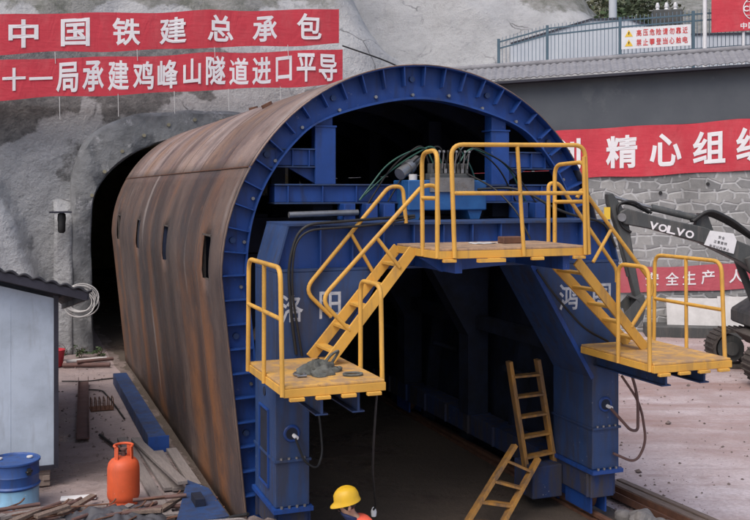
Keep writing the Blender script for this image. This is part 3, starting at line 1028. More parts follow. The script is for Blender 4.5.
# ------------------------------------------------------------------ FORMWORK TROLLEY (one machine)
T = empty('formwork_trolley', (0, 0, 0), 0, 'tall tunnel lining formwork trolley with rusty arched shell and blue gantry', 'formwork trolley')
RR, ZC, LEN = 2.5, 3.0, 12.3


def skin(th):
    """th: -180..; angle from +x, upper half circle; outside it the skirt"""
    return RR * math.cos(th), ZC + RR * math.sin(th)


def skirt(z): return RR - .105 * (ZC - z)


SEAM = math.asin(1.25 / RR)
NY = 82
dy = LEN / NY
slots = [(.95, 1), (4.24, 1), (7.55, 1), (10.96, 1)]


def is_slot(i, zc):
    yc = (i + .5) * dy
    return 2.90 < zc < 3.42 and any(abs(yc - s) < .235 for s, _ in slots)


for side in (-1, 1):
    zs = [-.04 + (2.9 + .04) * k / 14 for k in range(15)] + [3.0, 3.13, 3.27, 3.42] + [3.6, 3.8, 4.0, 4.12, 4.244]
    m = MB()
    def fn(u, v):
        z = zs[int(round(v * (len(zs) - 1)))]
        x = skirt(z) if z < ZC else math.sqrt(RR * RR - (z - ZC) ** 2)
        return (side * x, -.085 + u * (LEN + .085), z)
    m.grid(fn, NY, len(zs) - 1, skip=lambda i, j: is_slot(i, (zs[j] + zs[j + 1]) / 2))
    if side < 0: m.f = [tuple(reversed(q)) for q in m.f]
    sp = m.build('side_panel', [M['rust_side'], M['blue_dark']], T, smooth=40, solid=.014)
    sp.modifiers['thickness'].material_offset = 1  # inner face painted dark for the shade inside the shell
    # inspection doors swung inside behind each opening
    for s, _ in slots:
        xw = math.sqrt(RR * RR - .16 ** 2)
        f = MB()
        for z in (2.885, 3.435): f.bar((side * (xw - .05), s - .27, z), (side * (xw - .05), s + .27, z), .04, .02)
        for yy in (s - .26, s + .26): f.bar((side * (xw - .05), yy, 2.88), (side * (xw - .05), yy, 3.44), .04, .02, (0, 1, 0))
        f.build('window_frame', M['track'], sp)
    if side < 0:
        h = MB(); h.bar((-RR * math.cos(SEAM) - .004, 0, 4.25), (-RR * math.cos(SEAM) - .004, LEN, 4.25), .02, .012); h.build('hinge_seam', M['rust_steel'], sp)
m = MB()
m.grid(lambda u, v: (RR * math.cos(math.pi - SEAM - v * (math.pi - 2 * SEAM)), -.085 + u * (LEN + .085), ZC + RR * math.sin(math.pi - SEAM - v * (math.pi - 2 * SEAM)) + .004), NY, 34)
m.f = [tuple(reversed(q)) for q in m.f]
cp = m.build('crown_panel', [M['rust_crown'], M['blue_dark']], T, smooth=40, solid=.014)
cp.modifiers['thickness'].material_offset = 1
for (y_, th) in ((3.0, 118), (6.2, 104)):
    c = Vector((RR * math.cos(R(th)), y_, ZC + RR * math.sin(R(th))))
    n_ = Vector((math.cos(R(th)), 0, math.sin(R(th))))
    MB().cyl(c - n_ * .02, c + n_ * .05, .085, 14).build('grout_port', M['rust_steel'], cp, smooth=40)

# profile samples for the end ring: (outer point, inner point)
prof = []
for k in range(17):
    z = -.04 + (ZC + .04) * k / 17
    prof.append((Vector((-skirt(z), 0, z)), Vector((-skirt(z) + .31, 0, z))))
NA = 96
for k in range(NA + 1):
    th = math.pi - math.pi * k / NA
    s_ = math.sin(th)
    wd = .31 - .04 * sst(0, .5, s_) + .145 * sst(.74, 1.0, s_)
    d = Vector((math.cos(th), 0, math.sin(th)))
    prof.append((Vector((0, 0, ZC)) + d * RR, Vector((0, 0, ZC)) + d * (RR - wd)))
prof += [(Vector((-a.x, 0, a.z)), Vector((-b.x, 0, b.z))) for a, b in reversed(prof[:17])]


def ringpart(mb, y0, y1, fo, fi):
    """solid band following the arch between fractions fo..fi of the flange width"""
    b0 = len(mb.v)
    n = len(prof)
    for a, b in prof:
        po, pn = a.lerp(b, fo), a.lerp(b, fi)
        mb.v += [po + Vector((0, y0, 0)), pn + Vector((0, y0, 0)), pn + Vector((0, y1, 0)), po + Vector((0, y1, 0))]
    for i in range(n - 1):
        for k in range(4):
            l = (k + 1) % 4
            mb._f(b0 + 4 * i + k, b0 + 4 * i + l, b0 + 4 * i + 4 + l, b0 + 4 * i + 4 + k)
    mb._f(b0, b0 + 3, b0 + 2, b0 + 1)
    e = b0 + 4 * (n - 1)
    mb._f(e, e + 1, e + 2, e + 3)


m = MB()
ringpart(m, .07, .095, .008, 1.0)
er = m.build('end_ring', M['blue'], T, smooth=30)
m = MB(); ringpart(m, -.08, .07, .008, .05); m.build('outer_flange', M['blue'], er, smooth=30)
m = MB(); ringpart(m, -.03, .16, .93, 1.0); m.build('inner_flange', M['blue'], er, smooth=30)
# radial stiffener plates and bolts
path = [0.0]
for i in range(1, len(prof)): path.append(path[-1] + (prof[i][0] - prof[i - 1][0]).length)
def at_len(s):
    for i in range(1, len(prof)):
        if path[i] >= s:
            u = (s - path[i - 1]) / (path[i] - path[i - 1])
            return prof[i - 1][0].lerp(prof[i][0], u), prof[i - 1][1].lerp(prof[i][1], u), (prof[i][0] - prof[i - 1][0]).normalized()
    return prof[-1][0], prof[-1][1], Vector((0, 0, -1))
tot = path[-1]
nst = 50
for k in range(1, nst):
    a, b, d = at_len(tot * k / nst)
    top = sst(4.3, 5.1, a.z)
    q = a.lerp(b, .93 - .33 * top)
    w_ = .055
    m = MB()
    y0 = -.075
    a = a.lerp(b, .03)
    P = [a + Vector((0, .07, 0)), a + Vector((0, y0, 0)), q + Vector((0, y0 * .5, 0)), q + Vector((0, .07, 0))]
    t_ = d * .007
    m.hexa([P[0] - t_, P[1] - t_, P[2] - t_, P[3] - t_, P[0] + t_, P[1] + t_, P[2] + t_, P[3] + t_])
    m.build('stiffener', M['blue'], er)
    if k % 2 == 0:
        a2, b2, d2 = at_len(tot * (k + .5) / nst)
        for fr in ((.40, .86) if k % 4 == 0 else (.78,)):
            c = a2.lerp(b2, fr)
            r0 = .02 if fr > .5 else .036
            MB().cyl(c + Vector((0, .07, 0)), c + Vector((0, .03, 0)), r0, 8).build('bolt', M['blue_dull'] if fr < .5 else M['steel'], er, smooth=30)

# inner ribs of the shell
for y in [1.5 * k for k in range(1, 9)]:
    m = MB(); ringpart(m, y - .05, y + .05, .03, .75); m.build('shell_rib', M['blue_dark'], T, smooth=30)

# ---- main portal frame of the gantry
F0, F1 = -1.0, -.12
LX, LI = 2.12, 1.75
legs = {}
for s in (-1, 1):
    poly = [(s * LX, .66), (s * LX, 3.12), (s * .93, 3.12), (s * LI, 1.75), (s * LI, .66)]
    legs[s] = MB().prism(poly, 'y', F0, F1).build('portal_leg', M['blue_dull'], T, bevel=.006)
leg = legs[-1]
m = MB()
m.prism([(-LX + .01, 3.145), (-1.985, 3.60), (1.985, 3.60), (LX - .01, 3.145)], 'y', F0 + .10, F1 - .05)
tbm = m.build('top_beam', M['blue'], T, bevel=.004)
m = MB()
m.box(-LX, LX, F0 - .004, F1, 3.122, 3.148)
m.build('flange', M['blue_dull'], tbm)
m = MB()
m.box(-1.99, 1.99, F0 - .004, F1, 3.602, 3.628)
m.build('flange', M['blue_dull'], tbm)
for s in (-1, 1):
    m = MB()
    m.hexa([(s * LX, F0, 3.148), (s * (LX - .02), F0, 3.148), (s * (LX - .02), F1, 3.148), (s * LX, F1, 3.148), (s * 1.99, F0, 3.602), (s * 1.97, F0, 3.602), (s * 1.97, F1, 3.602), (s * 1.99, F1, 3.602)])
    m.build('end_plate', M['blue_dull'], tbm)
for k in range(10):
    x = -1.62 + k * .36
    m = MB(); m.box(x - .007, x + .007, F0 + .012, F0 + .0985, 3.15, 3.60); m.build('web_stiffener', M['blue'], tbm)
# joint flanges, base plates and bolts on the legs
for s in (-1, 1):
    leg = legs[s]
    a, b = sorted((s * LX, s * LI))
    m = MB(); m.box(a - .015, b + .015, F0 - .025, F1 + .02, 1.135, 1.16); m.build('joint_flange', M['blue_dull'], leg)
    m = MB(); m.box(a - .03, b + .03, F0 - .05, F1 + .04, .61, .655); bpz = m.build('base_plate', M['blue'], leg)
    for k in range(4):
        for q in (.60, 1.165):
            x = a + .06 + k * (b - a - .12) / 3
            yy = F0 - .03 if q < 1 else F0 - .012
            MB().cyl((x, yy, q + (.056 if q < 1 else -.005)), (x, yy, q + (.08 if q < 1 else .016)), .016, 6).build('bolt', M['steel'], leg)
    c = Vector((s * (LX + LI) / 2 + (-.01), F0 - .005, 1.43))
    m = MB(); m.tube([c + Vector((.075 * math.cos(2 * math.pi * k / 20), 0, .075 * math.sin(2 * math.pi * k / 20))) for k in range(20)], .018, 6, closed=True)
    m.build('port_ring', M['blue'], leg, smooth=50)
    MB().cyl(c, c + Vector((0, -.012, 0)), .07, 16).build('port_shade', M['blue_dark'], leg, smooth=40)  # dark disc standing for the shade within the flanged hole
    MB().cyl(c + Vector((.02, 0, -.02)), c + Vector((.03, -.09, -.03)), .022, 10).build('hose_fitting', M['white_paint'], leg, smooth=40)
    # travelling truck below the base plate
    m = MB()
    m.box(s * 1.915 - .16, s * 1.915 + .16, F0 + .04, 11.8, .31, .605)
    bbm = m.build('bottom_beam', M['blue_grimy'], T, bevel=.006)
    for k in range(16):
        y = F0 + .08 + k * .8
        for q in (-1, 1):
            xa, xb2 = sorted((s * 1.915 + q * .161, s * 1.915 + q * .20))
            m = MB(); m.box(xa, xb2, y - .008, y + .008, .32, .60)
            m.build('beam_stiffener', M['blue_grimy'], bbm)
    for y in (-.6, 5.0, 10.6):
        m = MB(); m.cyl((s * 1.915 - .05, y, .255), (s * 1.915 + .05, y, .255), .17, 24); m.cyl((s * 1.915 - .075, y, .255), (s * 1.915 - .05, y, .255), .2, 24)
        m.build('wheel', M['rust_steel'], T, smooth=40)
        m = MB()
        for q in (-.10, .10): m.box(s * 1.915 + q - .012, s * 1.915 + q + .012, y - .28, y + .28, .10, .31)
        m.build('wheel_fork', M['blue'], T)
leg = legs[-1]
# left leg cheek opening: solid dark plate standing for its shade, with a rim
m = MB(); m.box(-LX - .006, -LX + .01, -.72, -.38, .82, 1.62); m.build('leg_hatch_shade', M['blue_dark'], leg)
m = MB()
for z in (.80, 1.62): m.box(-LX - .02, -LX - .001, -.75, -.35, z, z + .02)
for y in (-.75, -.37): m.box(-LX - .02, -LX - .001, y, y + .02, .82, 1.62)
m.build('hatch_rim', M['blue'], leg)
MB().cyl((-LX - .008, -.55, 1.80), (-LX + .01, -.55, 1.80), .05, 14).build('leg_hole_shade', M['blue_dark'], leg)  # dark disc painted as the shade of a small round hole
# gusset edge strips along the haunches
for s in (-1, 1):
    m = MB(); m.bar((s * .93, F0 - .006, 3.115), (s * LI, F0 - .006, 1.75), .012, .05, (s * .82, 0, .5)); m.build('haunch_edge', M['blue'], legs[s])
# jack motor housing inside the right leg
m = MB(); m.box(1.32, 1.74, -.35, .12, .16, .56); m.build('jack_housing', M['blue_grimy'], T, bevel=.01)
# stencilled characters
m = MB()
put_text(m, [('洛', -1.94, 2.74, .24, .29), ('阳', -1.52, 2.76, .24, .29)], (0, F0 - .002, 0), (1, 0, 0), (0, 0, 1), bold=.018)
m.build('lettering', M['stencil'], legs[-1])
m = MB()
put_text(m, [('鸿', 1.42, 2.73, .25, .31), ('图', 1.88, 2.72, .25, .30)], (0, F0 - .002, 0), (1, 0, 0), (0, 0, 1), bold=.018)
m.build('lettering', M['stencil'], legs[1])

# ---- frames deeper inside
for y in (2.4, 4.9, 7.4, 9.9, 11.8):
    m = MB()
    for s in (-1, 1):
        m.prism([(s * 2.05, .6), (s * 2.05, 3.1), (s * .95, 3.1), (s * 1.72, 1.8), (s * 1.72, .6)], 'y', y - .16, y + .16)
    m.box(-2.0, 2.0, y - .15, y + .15, 3.12, 3.6)
    for s in (-1, 1): m.box(s * 1.2 - .1, s * 1.2 + .1, y - .1, y + .1, 3.602, 5.0)
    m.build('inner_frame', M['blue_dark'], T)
m = MB()
for x in (-1.2, 1.2): m.box(x - .12, x + .12, .25, 12.0, 3.64, 3.9)
for s in (-1, 1):
    m.box(s * 1.9 - .06, s * 1.9 + .06, -.1, 11.6, 1.9, 2.1)
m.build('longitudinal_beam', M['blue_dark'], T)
for s in (-1, 1):
    for y in (1.2, 3.6, 6.1):
        MB().cyl((s * 1.75, y, 1.5), (s * 2.16, y, 1.35), .04, 10).build('screw_jack', M['blue_dark'], T, smooth=40)

# ---- second level: cross beam, columns and brackets to the ring
m = MB(); m.box(-1.85, 1.85, .05, .30, 3.84, 4.03); cbm = m.build('cross_beam', M['blue'], T, bevel=.004)
for z in (3.82, 4.035):
    m = MB(); m.box(-1.86, 1.86, .0, .33, z, z + .018); m.build('flange', M['blue_dull'], cbm)
for k in range(9):
    x = -1.7 + k * .42
    m = MB(); m.box(x - .006, x + .006, .005, .048, 3.84, 4.03); m.build('web_stiffener', M['blue'], cbm)
for x in (-1.235, 1.08):
    s = -1 if x < 0 else 1
    m = MB(); m.box(x - .10, x + .10, .08, .28, 4.055, 4.93); c_ = m.build('column', M['blue'], T, bevel=.004)
    m = MB()
    m.box(x - .125, x + .125, .045, .078, 4.055, 4.72)
    m.box(x - .135, x + .135, .03, .3, 4.722, 4.742)
    m.build('flange', M['blue'], c_)
    x0, x1 = sorted((x + s * .11, s * 1.98))
    m = MB(); m.box(x0, x1, .10, .26, 4.27, 4.45); br = m.build('bracket_beam', M['blue'], T, bevel=.003)
    for z in (4.245, 4.452):
        m = MB(); m.box(x0, x1, .05, .3, z, z + .016); m.build('flange', M['blue_dull'], br)
    m = MB(); m.prism([(x + s * .10, 4.24), (x + s * .42, 4.24), (x + s * .10, 4.06)], 'y', .14, .2); m.build('gusset', M['blue'], br)
    for k in range(3):
        xx = x0 + .15 + k * .2
        m = MB(); m.box(xx - .005, xx + .005, .055, .099, 4.262, 4.45); m.build('web_stiffener', M['blue'], br)
# short stub posts between top beam and cross beam
for x in (-1.0, -.72, -.5, 1.3, 1.55):
    m = MB(); m.box(x - .07, x + .07, -.15, .1, 3.63, 3.82); m.build('stub_post', M['blue'], T, bevel=.004)
m = MB(); m.cyl((-1.75, -.2, 3.70), (-.9, -.15, 3.72), .035, 10); m.build('spreader_jack', M['steel'], T, smooth=40)

# ---- hydraulic station
hs = MB(); hs.box(-.33, .70, -.32, .16, 3.74, 4.10)
hsta = hs.build('hydraulic_tank', M['blue_bright'], T, bevel=.012)
for x in (-.24, .56):
    m = MB(); m.prism([(x - .10, 3.74), (x + .10, 3.74), (x + .06, 3.632), (x - .06, 3.632)], 'y', -.28, .1); m.build('tank_foot', M['blue_bright'], hsta)
m = MB(); m.box(-.02, .50, -.26, -.1, 4.102, 4.18); m.build('valve_block', M['exc_grey'], hsta, bevel=.006)
m = MB(); m.box(-.06, .52, -.345, -.322, 3.96, 4.13); m.build('valve_plate', M['steel'], hsta)
for k in range(9):
    x = .02 + k * .056
    m = MB(); m.box(x - .018, x + .018, -.25, -.12, 4.182, 4.30); m.build('valve', M['steel'] if k % 2 else M['exc_grey'], hsta, bevel=.004)
    m = MB(); m.cyl((x, -.26, 4.24), (x, -.31, 4.44), .009, 6); m.lathe([(.004, -.02), (.017, -.01), (.017, .012), (.004, .02)], (x, -.31, 4.44), 8); m.build('lever', M['steel'] if k % 3 else M['black'], hsta, smooth=40)
m = MB(); m.cyl((-.36, -.12, 4.17), (-.24, -.06, 4.24), .075, 16); m.cyl((-.24, -.06, 4.24), (-.18, -.03, 4.28), .09, 16); m.cyl((-.18, -.03, 4.28), (-.06, .03, 4.35), .06, 16)
m.build('pump_motor', M['steel'], hsta, smooth=40)
m = MB(); m.cyl((-.22, -.2, 4.10), (-.22, -.2, 4.17), .05, 12); m.build('filler_cap', M['sheet'], hsta, smooth=40)
rng = random.Random(3)
for k in range(9):
    x = .02 + k * .056
    e = Vector((rng.uniform(-.9, -.3) if k < 5 else rng.uniform(.8, 1.6), rng.uniform(-.1, .1), rng.uniform(3.66, 3.9)))
    a = Vector((x, -.13, 4.30))
    p1 = a + Vector(((e.x - x) * .12, -.02, .20 + .08 * rng.random()))
    p2 = Vector((x + (e.x - x) * .6, -.1, 4.36 - .12 * rng.random()))
    m = MB(); m.tube(dense3 if False else round_path([a, p1, p2, e], .5, 8), .011, 6)
    m.build('hydraulic_hose', M['hose_green'] if k % 2 else M['black'], hsta, smooth=60)


# ---- platforms
def platform(x0, x1, y0, y1, z, mat, th=.07, wood=False):
    m = MB(); m.box(x0 + .01, x1 - .01, y0 + .01, y1, z - .022, z)
    d = m.build('deck', mat, T, bevel=.003)
    m = MB()
    for xa in (x0, x1 - .05): m.box(xa, xa + .05, y0 + .051, y1, z - .10, z - .024)
    m.box(x0, x1, y0, y0 + .05, z - .10, z - .024)
    m.build('edge_channel', M['yellow'], d, bevel=.003)
    # small hasps and sockets under the front edge
    for k in range(4):
        xx = x0 + .12 + (x1 - x0 - .24) * k / 3
        m = MB(); m.box(xx - .07, xx + .07, y0 - .03, y0 + .02, z - .135, z - .102); m.build('socket', M['yellow'], d, bevel=.005)
    return d


def rail(d, loop, mids=(), r=.023, rad=.13):
    m = MB(); m.tube(round_path(loop, rad, 6), r, 10)
    for a, b in mids: m.tube([a, b], r * .92, 8)
    return m.build('railing', M['yellow'], d, smooth=50)


UX0, UX1, UY0, UY1, UZ = -.77, .96, -2.12, -1.02, 3.40
up_d = platform(UX0, UX1, UY0, UY1, UZ, M['deckwood'])
hgt = 1.03
zb = UZ - .09
rail(up_d, [(-.60, UY0 - .02, zb), (-.64, UY0 - .02, UZ + hgt), (.90, UY0 - .02, UZ + hgt + .02), (.95, UY0 - .02, zb)],
     [((-.63, UY0 - .02, UZ + .55), (.93, UY0 - .02, UZ + .55)), ((.10, UY0 - .02, UZ + hgt + .01), (.18, UY0 - .02, zb)), ((.88, UY0 - .03, UZ + hgt - .1), (.90, UY0 - .03, zb))])
rail(up_d, [(UX0, -2.10, zb), (UX0, -2.10, UZ + .98), (UX0, -1.72, UZ + .96), (UX0, -1.74, zb)], [((UX0, -2.1, UZ + .5), (UX0, -1.73, UZ + .5))])
rail(up_d, [(UX1, -1.45, zb), (UX1, -1.45, UZ + .86), (UX1, -2.06, UZ + .88), (UX1, -2.08, zb)], [((UX1, -1.45, UZ + .45), (UX1, -2.07, UZ + .46))])
for x in (-.5, .75):
    m = MB(); m.bar((x, F0, 3.22), (x, UY0 + .1, 3.22), .08, .15); m.build('bracket', M['blue'], up_d)
m = MB(); m.prism([(-.78, 3.285), (.2, 3.285), (.2, 3.19), (-.55, 3.14)], 'y', -1.72, -1.66); m.build('bracket', M['blue'], up_d)
m = MB(); m.box(-.35, -.05, UY0 - .06, UY0 + .0, UZ - .14, UZ - .105); m.build('hasp', M['yellow'], up_d)

LZ = 2.22
lp = platform(-2.42, -1.44, -2.42, -1.04, LZ, M['deck'])
zb = LZ - .09
rail(lp, [(-2.43, -1.08, zb), (-2.43, -1.12, LZ + 1.06), (-2.43, -2.34, LZ + 1.06), (-2.43, -2.41, zb)],
     [((-2.43, -1.1, LZ + .6), (-2.43, -2.37, LZ + .6)), ((-2.43, -1.75, LZ + 1.06), (-2.43, -1.74, zb))])
rail(lp, [(-1.43, -1.70, zb), (-1.43, -1.70, LZ + .86), (-1.43, -2.26, LZ + .86), (-1.43, -2.30, zb)])
for x in (-2.02, -1.66):
    m = MB(); m.box(x - .012, x + .012, -2.28, F0 - .001, LZ - .30, LZ - .104); m.box(x - .06, x + .06, -2.28, F0 - .001, LZ - .316, LZ - .302); m.build('bracket', M['blue_dull'], lp)
RZ = 2.17
rp = platform(1.56, 2.57, -2.42, -1.04, RZ, M['deck'])
zb = RZ - .09
rail(rp, [(1.55, -1.80, zb), (1.55, -1.80, RZ + 1.0), (1.55, -2.34, RZ + 1.0), (1.55, -2.36, zb)])
rail(rp, [(2.58, -1.06, zb), (2.58, -1.08, RZ + 1.03), (2.58, -2.24, RZ + 1.03), (2.58, -2.30, zb)],
     [((2.58, -1.07, RZ + .5), (2.58, -2.27, RZ + .5)), ((2.58, -1.65, RZ + 1.03), (2.58, -1.66, zb))])
for x in (1.82, 2.32):
    m = MB(); m.box(x - .012, x + .012, -2.28, F0 - .001 if x < 2.1 else -.6, RZ - .26, RZ - .104); m.box(x - .06, x + .06, -2.28, F0 - .001 if x < 2.1 else -.6, RZ - .276, RZ - .262); m.build('bracket', M['blue_dull'], rp)


# ---- ladders
def ladder(tops, bots, n, depth=.11, thick=.028, tread=.11, name='ladder', mat='yellow'):
    t0, t1 = Vector(tops[0]), Vector(tops[1])
    b0, b1 = Vector(bots[0]), Vector(bots[1])
    side = (t1 - t0).normalized()
    m = MB()
    for a, b in ((t0, b0), (t1, b1)):
        d = (b - a).normalized()
        nrm = d.cross(side).normalized()
        m.bar(a, b, thick, depth, nrm)
    L = m.build(name, M[mat], T, bevel=.003)
    for k in range(n):
        u = (k + .75) / (n + .35)
        p, q = t0.lerp(b0, u), t1.lerp(b1, u)
        s = (q - p).normalized()
        m = MB(); m.bar(p + s * .013, q - s * .013, tread, .028); m.build('tread', M[mat], L, bevel=.002)
    return L


ll = ladder([(-.76, -1.04, 3.36), (-.78, -1.52, 3.36)], [(-1.76, -1.07, 2.225), (-1.74, -1.55, 2.225)], 5)
def hook(L, pts, r=.022): m = MB(); m.tube(round_path(pts, .14, 6), r, 10); return m.build('handrail', M['yellow'], L, smooth=50)
from_px = None
hook(ll, [(-.66, -1.04, 3.62), (-.70, -1.04, 4.02), (-.86, -1.04, 4.02), (-1.82, -1.04, 2.93), (-1.52, -1.04, 2.64)])
hook(ll, [(-.50, -1.54, 3.62), (-.52, -1.54, 4.03), (-.68, -1.54, 4.03), (-1.80, -1.54, 2.88), (-1.49, -1.54, 2.56)])
for y in (-1.04, -1.54):
    m = MB(); m.tube([(-1.30, y, 3.52), (-1.03, y, 3.07)] if y > -1.2 else [(-1.20, y, 3.50), (-.94, y, 3.18)], .02, 8); m.build('rail_strut', M['yellow'], ll, smooth=50)
rl = ladder([(.96, -1.32, 3.22), (.98, -1.86, 3.22)], [(2.09, -1.22, 2.175), (2.06, -1.60, 2.175)], 5)
hook(rl, [(.98, -1.87, 3.90), (1.04, -1.87, 4.0), (2.12, -1.70, 2.88), (1.82, -1.66, 2.44)])
hook(rl, [(.97, -1.30, 3.40), (.97, -1.30, 4.06), (1.10, -1.30, 4.06), (1.95, -1.2, 3.05), (1.95, -1.2, 2.9)])
m = MB(); m.tube([(1.46, -1.80, 3.55), (1.20, -1.84, 3.2)], .02, 8); m.build('rail_strut', M['yellow'], rl, smooth=50)
ladder([(1.10, -.15, 1.85), (1.50, -.15, 1.85)], [(1.34, -.15, .48), (1.74, -.15, .52)], 5, .10, .05, .13, mat='yellow_muddy_shaded')
ladder([(1.03, -.42, .88), (1.35, -.42, .68)], [(.10, -.78, .02), (.52, -.90, .02)], 4, .09, .05, .13, mat='yellow_muddy_shaded')

# ---- hoses on the frame
def hose(pts, r=.014, mat='black', name='hose', par=None, rad=.4):
    m = MB(); m.tube(round_path(pts, rad, 8), r, 8); return m.build(name, M[mat], par or T, smooth=60)
hose([(-.55, -1.02, 3.70), (-1.2, -1.06, 3.66), (-1.88, -1.08, 3.62), (-2.0, -1.05, 3.2), (-1.95, -1.03, 2.6), (-1.9, -1.02, 2.26)], .016)
hose([(-.55, -1.03, 3.68), (-1.1, -1.08, 3.60), (-1.92, -1.09, 3.56), (-1.97, -1.05, 3.0), (-1.84, -1.03, 2.24)], .012)
hose([(.98, -1.03, 3.06), (1.18, -1.06, 2.78), (1.60, -1.05, 2.35), (1.95, -1.03, 2.18)], .014)
hose([(-1.93, -1.09, 1.40), (-1.84, -1.12, 1.15), (-1.70, -1.12, 1.06), (-1.62, -1.05, 1.2), (-1.64, -1.0, 1.6), (-1.70, -.9, 1.9)], .012)
hose([(1.94, -1.09, 1.40), (2.2, -1.12, 1.12), (2.32, -1.1, 1.10), (2.36, -1.05, 1.5), (2.20, -1.0, 2.05)], .018, 'brown_steel')
hose([(2.0, -1.06, .85), (2.28, -1.12, .72), (2.44, -1.1, .95), (2.40, -1.05, 1.4), (2.16, -1.0, 1.75)], .016, 'brown_steel')
hose([(-1.40, -2.1, 2.13), (-1.42, -2.05, 1.6), (-1.34, -1.8, 1.2), (-1.0, -1.0, .55), (-.95, -.8, .45)], .012)
m = MB(); m.lathe([(.01, 0), (.028, .01), (.034, .06), (.02, .1), (.01, .11)], (-.94, -.78, .36), 10); m.build('plug', M['white_paint'], T, smooth=40)
hose([(.5, -.2, 3.98), (.9, -.75, 4.02), (1.3, -1.02, 3.72), (1.9, -1.04, 3.60), (2.06, -1.02, 3.3)], .016)
hose([(.45, -.2, 4.2), (.62, -.7, 4.0), (.75, -1.0, 3.72), (.85, -1.1, 3.42)], .012)

# ------------------------------------------------------------------ rails and ground timbers along the bore
for s in (-1, 1):
    lab = 'steel track rail under the left legs of the blue gantry' if s < 0 else 'steel track rail under the right legs of the blue gantry'
    rt = empty('track_rail', (s * 1.915, 5, 0), 0, lab, 'rail', 'rails under the formwork trolley')
    m = MB(); m.box(s * 1.915 - .035, s * 1.915 + .035, -2.0 if s > 0 else -1.1, 12.5, .045, .085); m.box(s * 1.915 - .06, s * 1.915 + .06, -2.0 if s > 0 else -1.1, 12.5, -.02, .02); m.box(s * 1.915 - .01, s * 1.915 + .01, -2.0 if s > 0 else -1.1, 12.5, .02, .045)
    m.build('rail_section', M['rust_steel'], rt)
m = MB()
m.bar((2.60, .25, .03), (2.72, -1.9, .03), .17, .015); m.bar((2.53, .25, .07), (2.58, -1.9, .07), .014, .09); m.bar((2.67, .25, .07), (2.79, -1.9, .07), .014, .09)
tag(m.build('steel_channel', M['rust_steel'], root=(2.6, 0, 0)), 'rusty steel channel lying on the ground right of the gantry leg', 'steel channel')

bb = empty('box_beam', (-2.6, 7, 0), 0, 'blue steel box beam lying along the far foot of the rusty shell', 'beam')
m = MB(); m.box(-2.73, -2.46, 4.1, 9.6, .0, .22); m.build('beam_body', M['blue_dull'], bb, bevel=.008)
m = MB(); m.box(-2.75, -2.44, 4.06, 4.098, .0, .24); m.build('end_plate', M['blue'], bb)
bk2 = empty('steel_bracket', (-2.6, 1.1, 0), 0, 'short blue steel bracket plate on the ground beside the near foot of the shell', 'bracket')
m = MB(); m.prism([(-2.95, .30), (-2.30, .42), (-2.32, 1.55), (-2.52, 2.0)], 'z', .10, .16); m.build('top_plate', M['blue_dull'], bk2, bevel=.004)
m = MB(); m.prism([(-2.92, .34), (-2.36, .44), (-2.36, 1.4), (-2.52, 1.85)], 'z', .0, .098); m.build('base_block', M['blue_dull'], bk2)
m = MB(); m.box(-2.62, -2.50, .85, 1.15, .162, .25); m.build('lug', M['blue_dark'], bk2)
for i, (x0, y0, x1, y1, z0, z1, ww) in enumerate(((-3.04, 5.0, -2.92, .95, .025, .03, .15), (-2.84, 4.9, -2.74, 2.1, .025, .03, .14), (-2.62, 4.0, -2.62, 2.05, .025, .03, .16), (-2.42, 4.0, -2.40, 2.05, .045, .05, .15), (-2.86, 4.6, -2.62, 1.75, .07, .20, .13))):
    lab = ('leftmost grey plank of those lying beside the rusty shell', 'second grey plank from the left beside the rusty shell', 'grey plank lying between the blue beam and the blue bracket', 'grey plank lying hard against the rusty shell', 'topmost grey plank lying across the others beside the shell')[i]
    m = MB(); m.bar((x0, y0, z0), (x1, y1, z1), ww, .045)
    tag(m.build('plank', M['grey_plank'], root=(x0, y0, 0), bevel=.003), lab, 'plank', 'grey planks beside the rusty shell')
m = MB(); a, b = Vector((-3.30, 9.8, .05)), Vector((-3.63, 5.1, .05))
m.bar(a, b, .20, .014); m.bar(a + Vector((-.095, 0, .05)), b + Vector((-.095, 0, .05)), .012, .10); m.bar(a + Vector((.095, 0, .05)), b + Vector((.095, 0, .05)), .012, .10)
tag(m.build('steel_channel', M['brown_steel'], root=(-3.45, 7.4, 0)), 'brown steel channel lying open on the ground behind the shed', 'steel channel')
m = MB(); m.cyl((-3.35, 5.35, .03), (-3.08, 3.9, .04), .022, 8)
tag(m.build('steel_rod', M['black'], root=(-3.2, 4.6, 0), smooth=40), 'short black steel rod on the ground behind the orange cylinder', 'rod')
m = MB(); m.box(-3.35, -2.95, 7.2, 7.55, .0, .018)
for k in range(6): m.tube(round_path([(-3.33 + k * .075, 7.22, .02), (-3.33 + k * .075, 7.22, .2), (-3.33 + k * .075, 7.53, .2), (-3.33 + k * .075, 7.53, .02)], .05), .009, 5)
tag(m.build('wire_crate', M['rust_steel'], root=(-3.15, 7.4, 0)), 'small rusty wire crate on the ground left of the blue beam', 'crate')
for i, pts in enumerate((((-3.4, 9.2, .015), (-3.0, 9.0, .015), (-2.92, 8.0, .015), (-2.85, 6.4, .015)), ((-3.7, 10.2, .015), (-3.2, 10.0, .015), (-2.9, 10.1, .015), (-2.5, 10.2, .015)))):
    m = MB(); m.tube(round_path(pts, .5, 8), .014, 6)
    tag(m.build('ground_cable', M['black'], root=pts[0], smooth=60), ('dark cable snaking along the ground beside the blue beam', 'dark cable crossing the ground at the far end of the blue beam')[i], 'cable')

# ------------------------------------------------------------------ pale shed on the left
sh = empty('site_shed', (-4.11, 2.9, 0), 0, 'pale blue panel shed with black trim and dark tiled roof', 'shed', ry=R(-1.2))
m = MB(); m.box(-8.4, -4.13, 2.935, 8.6, .26, 1.75)
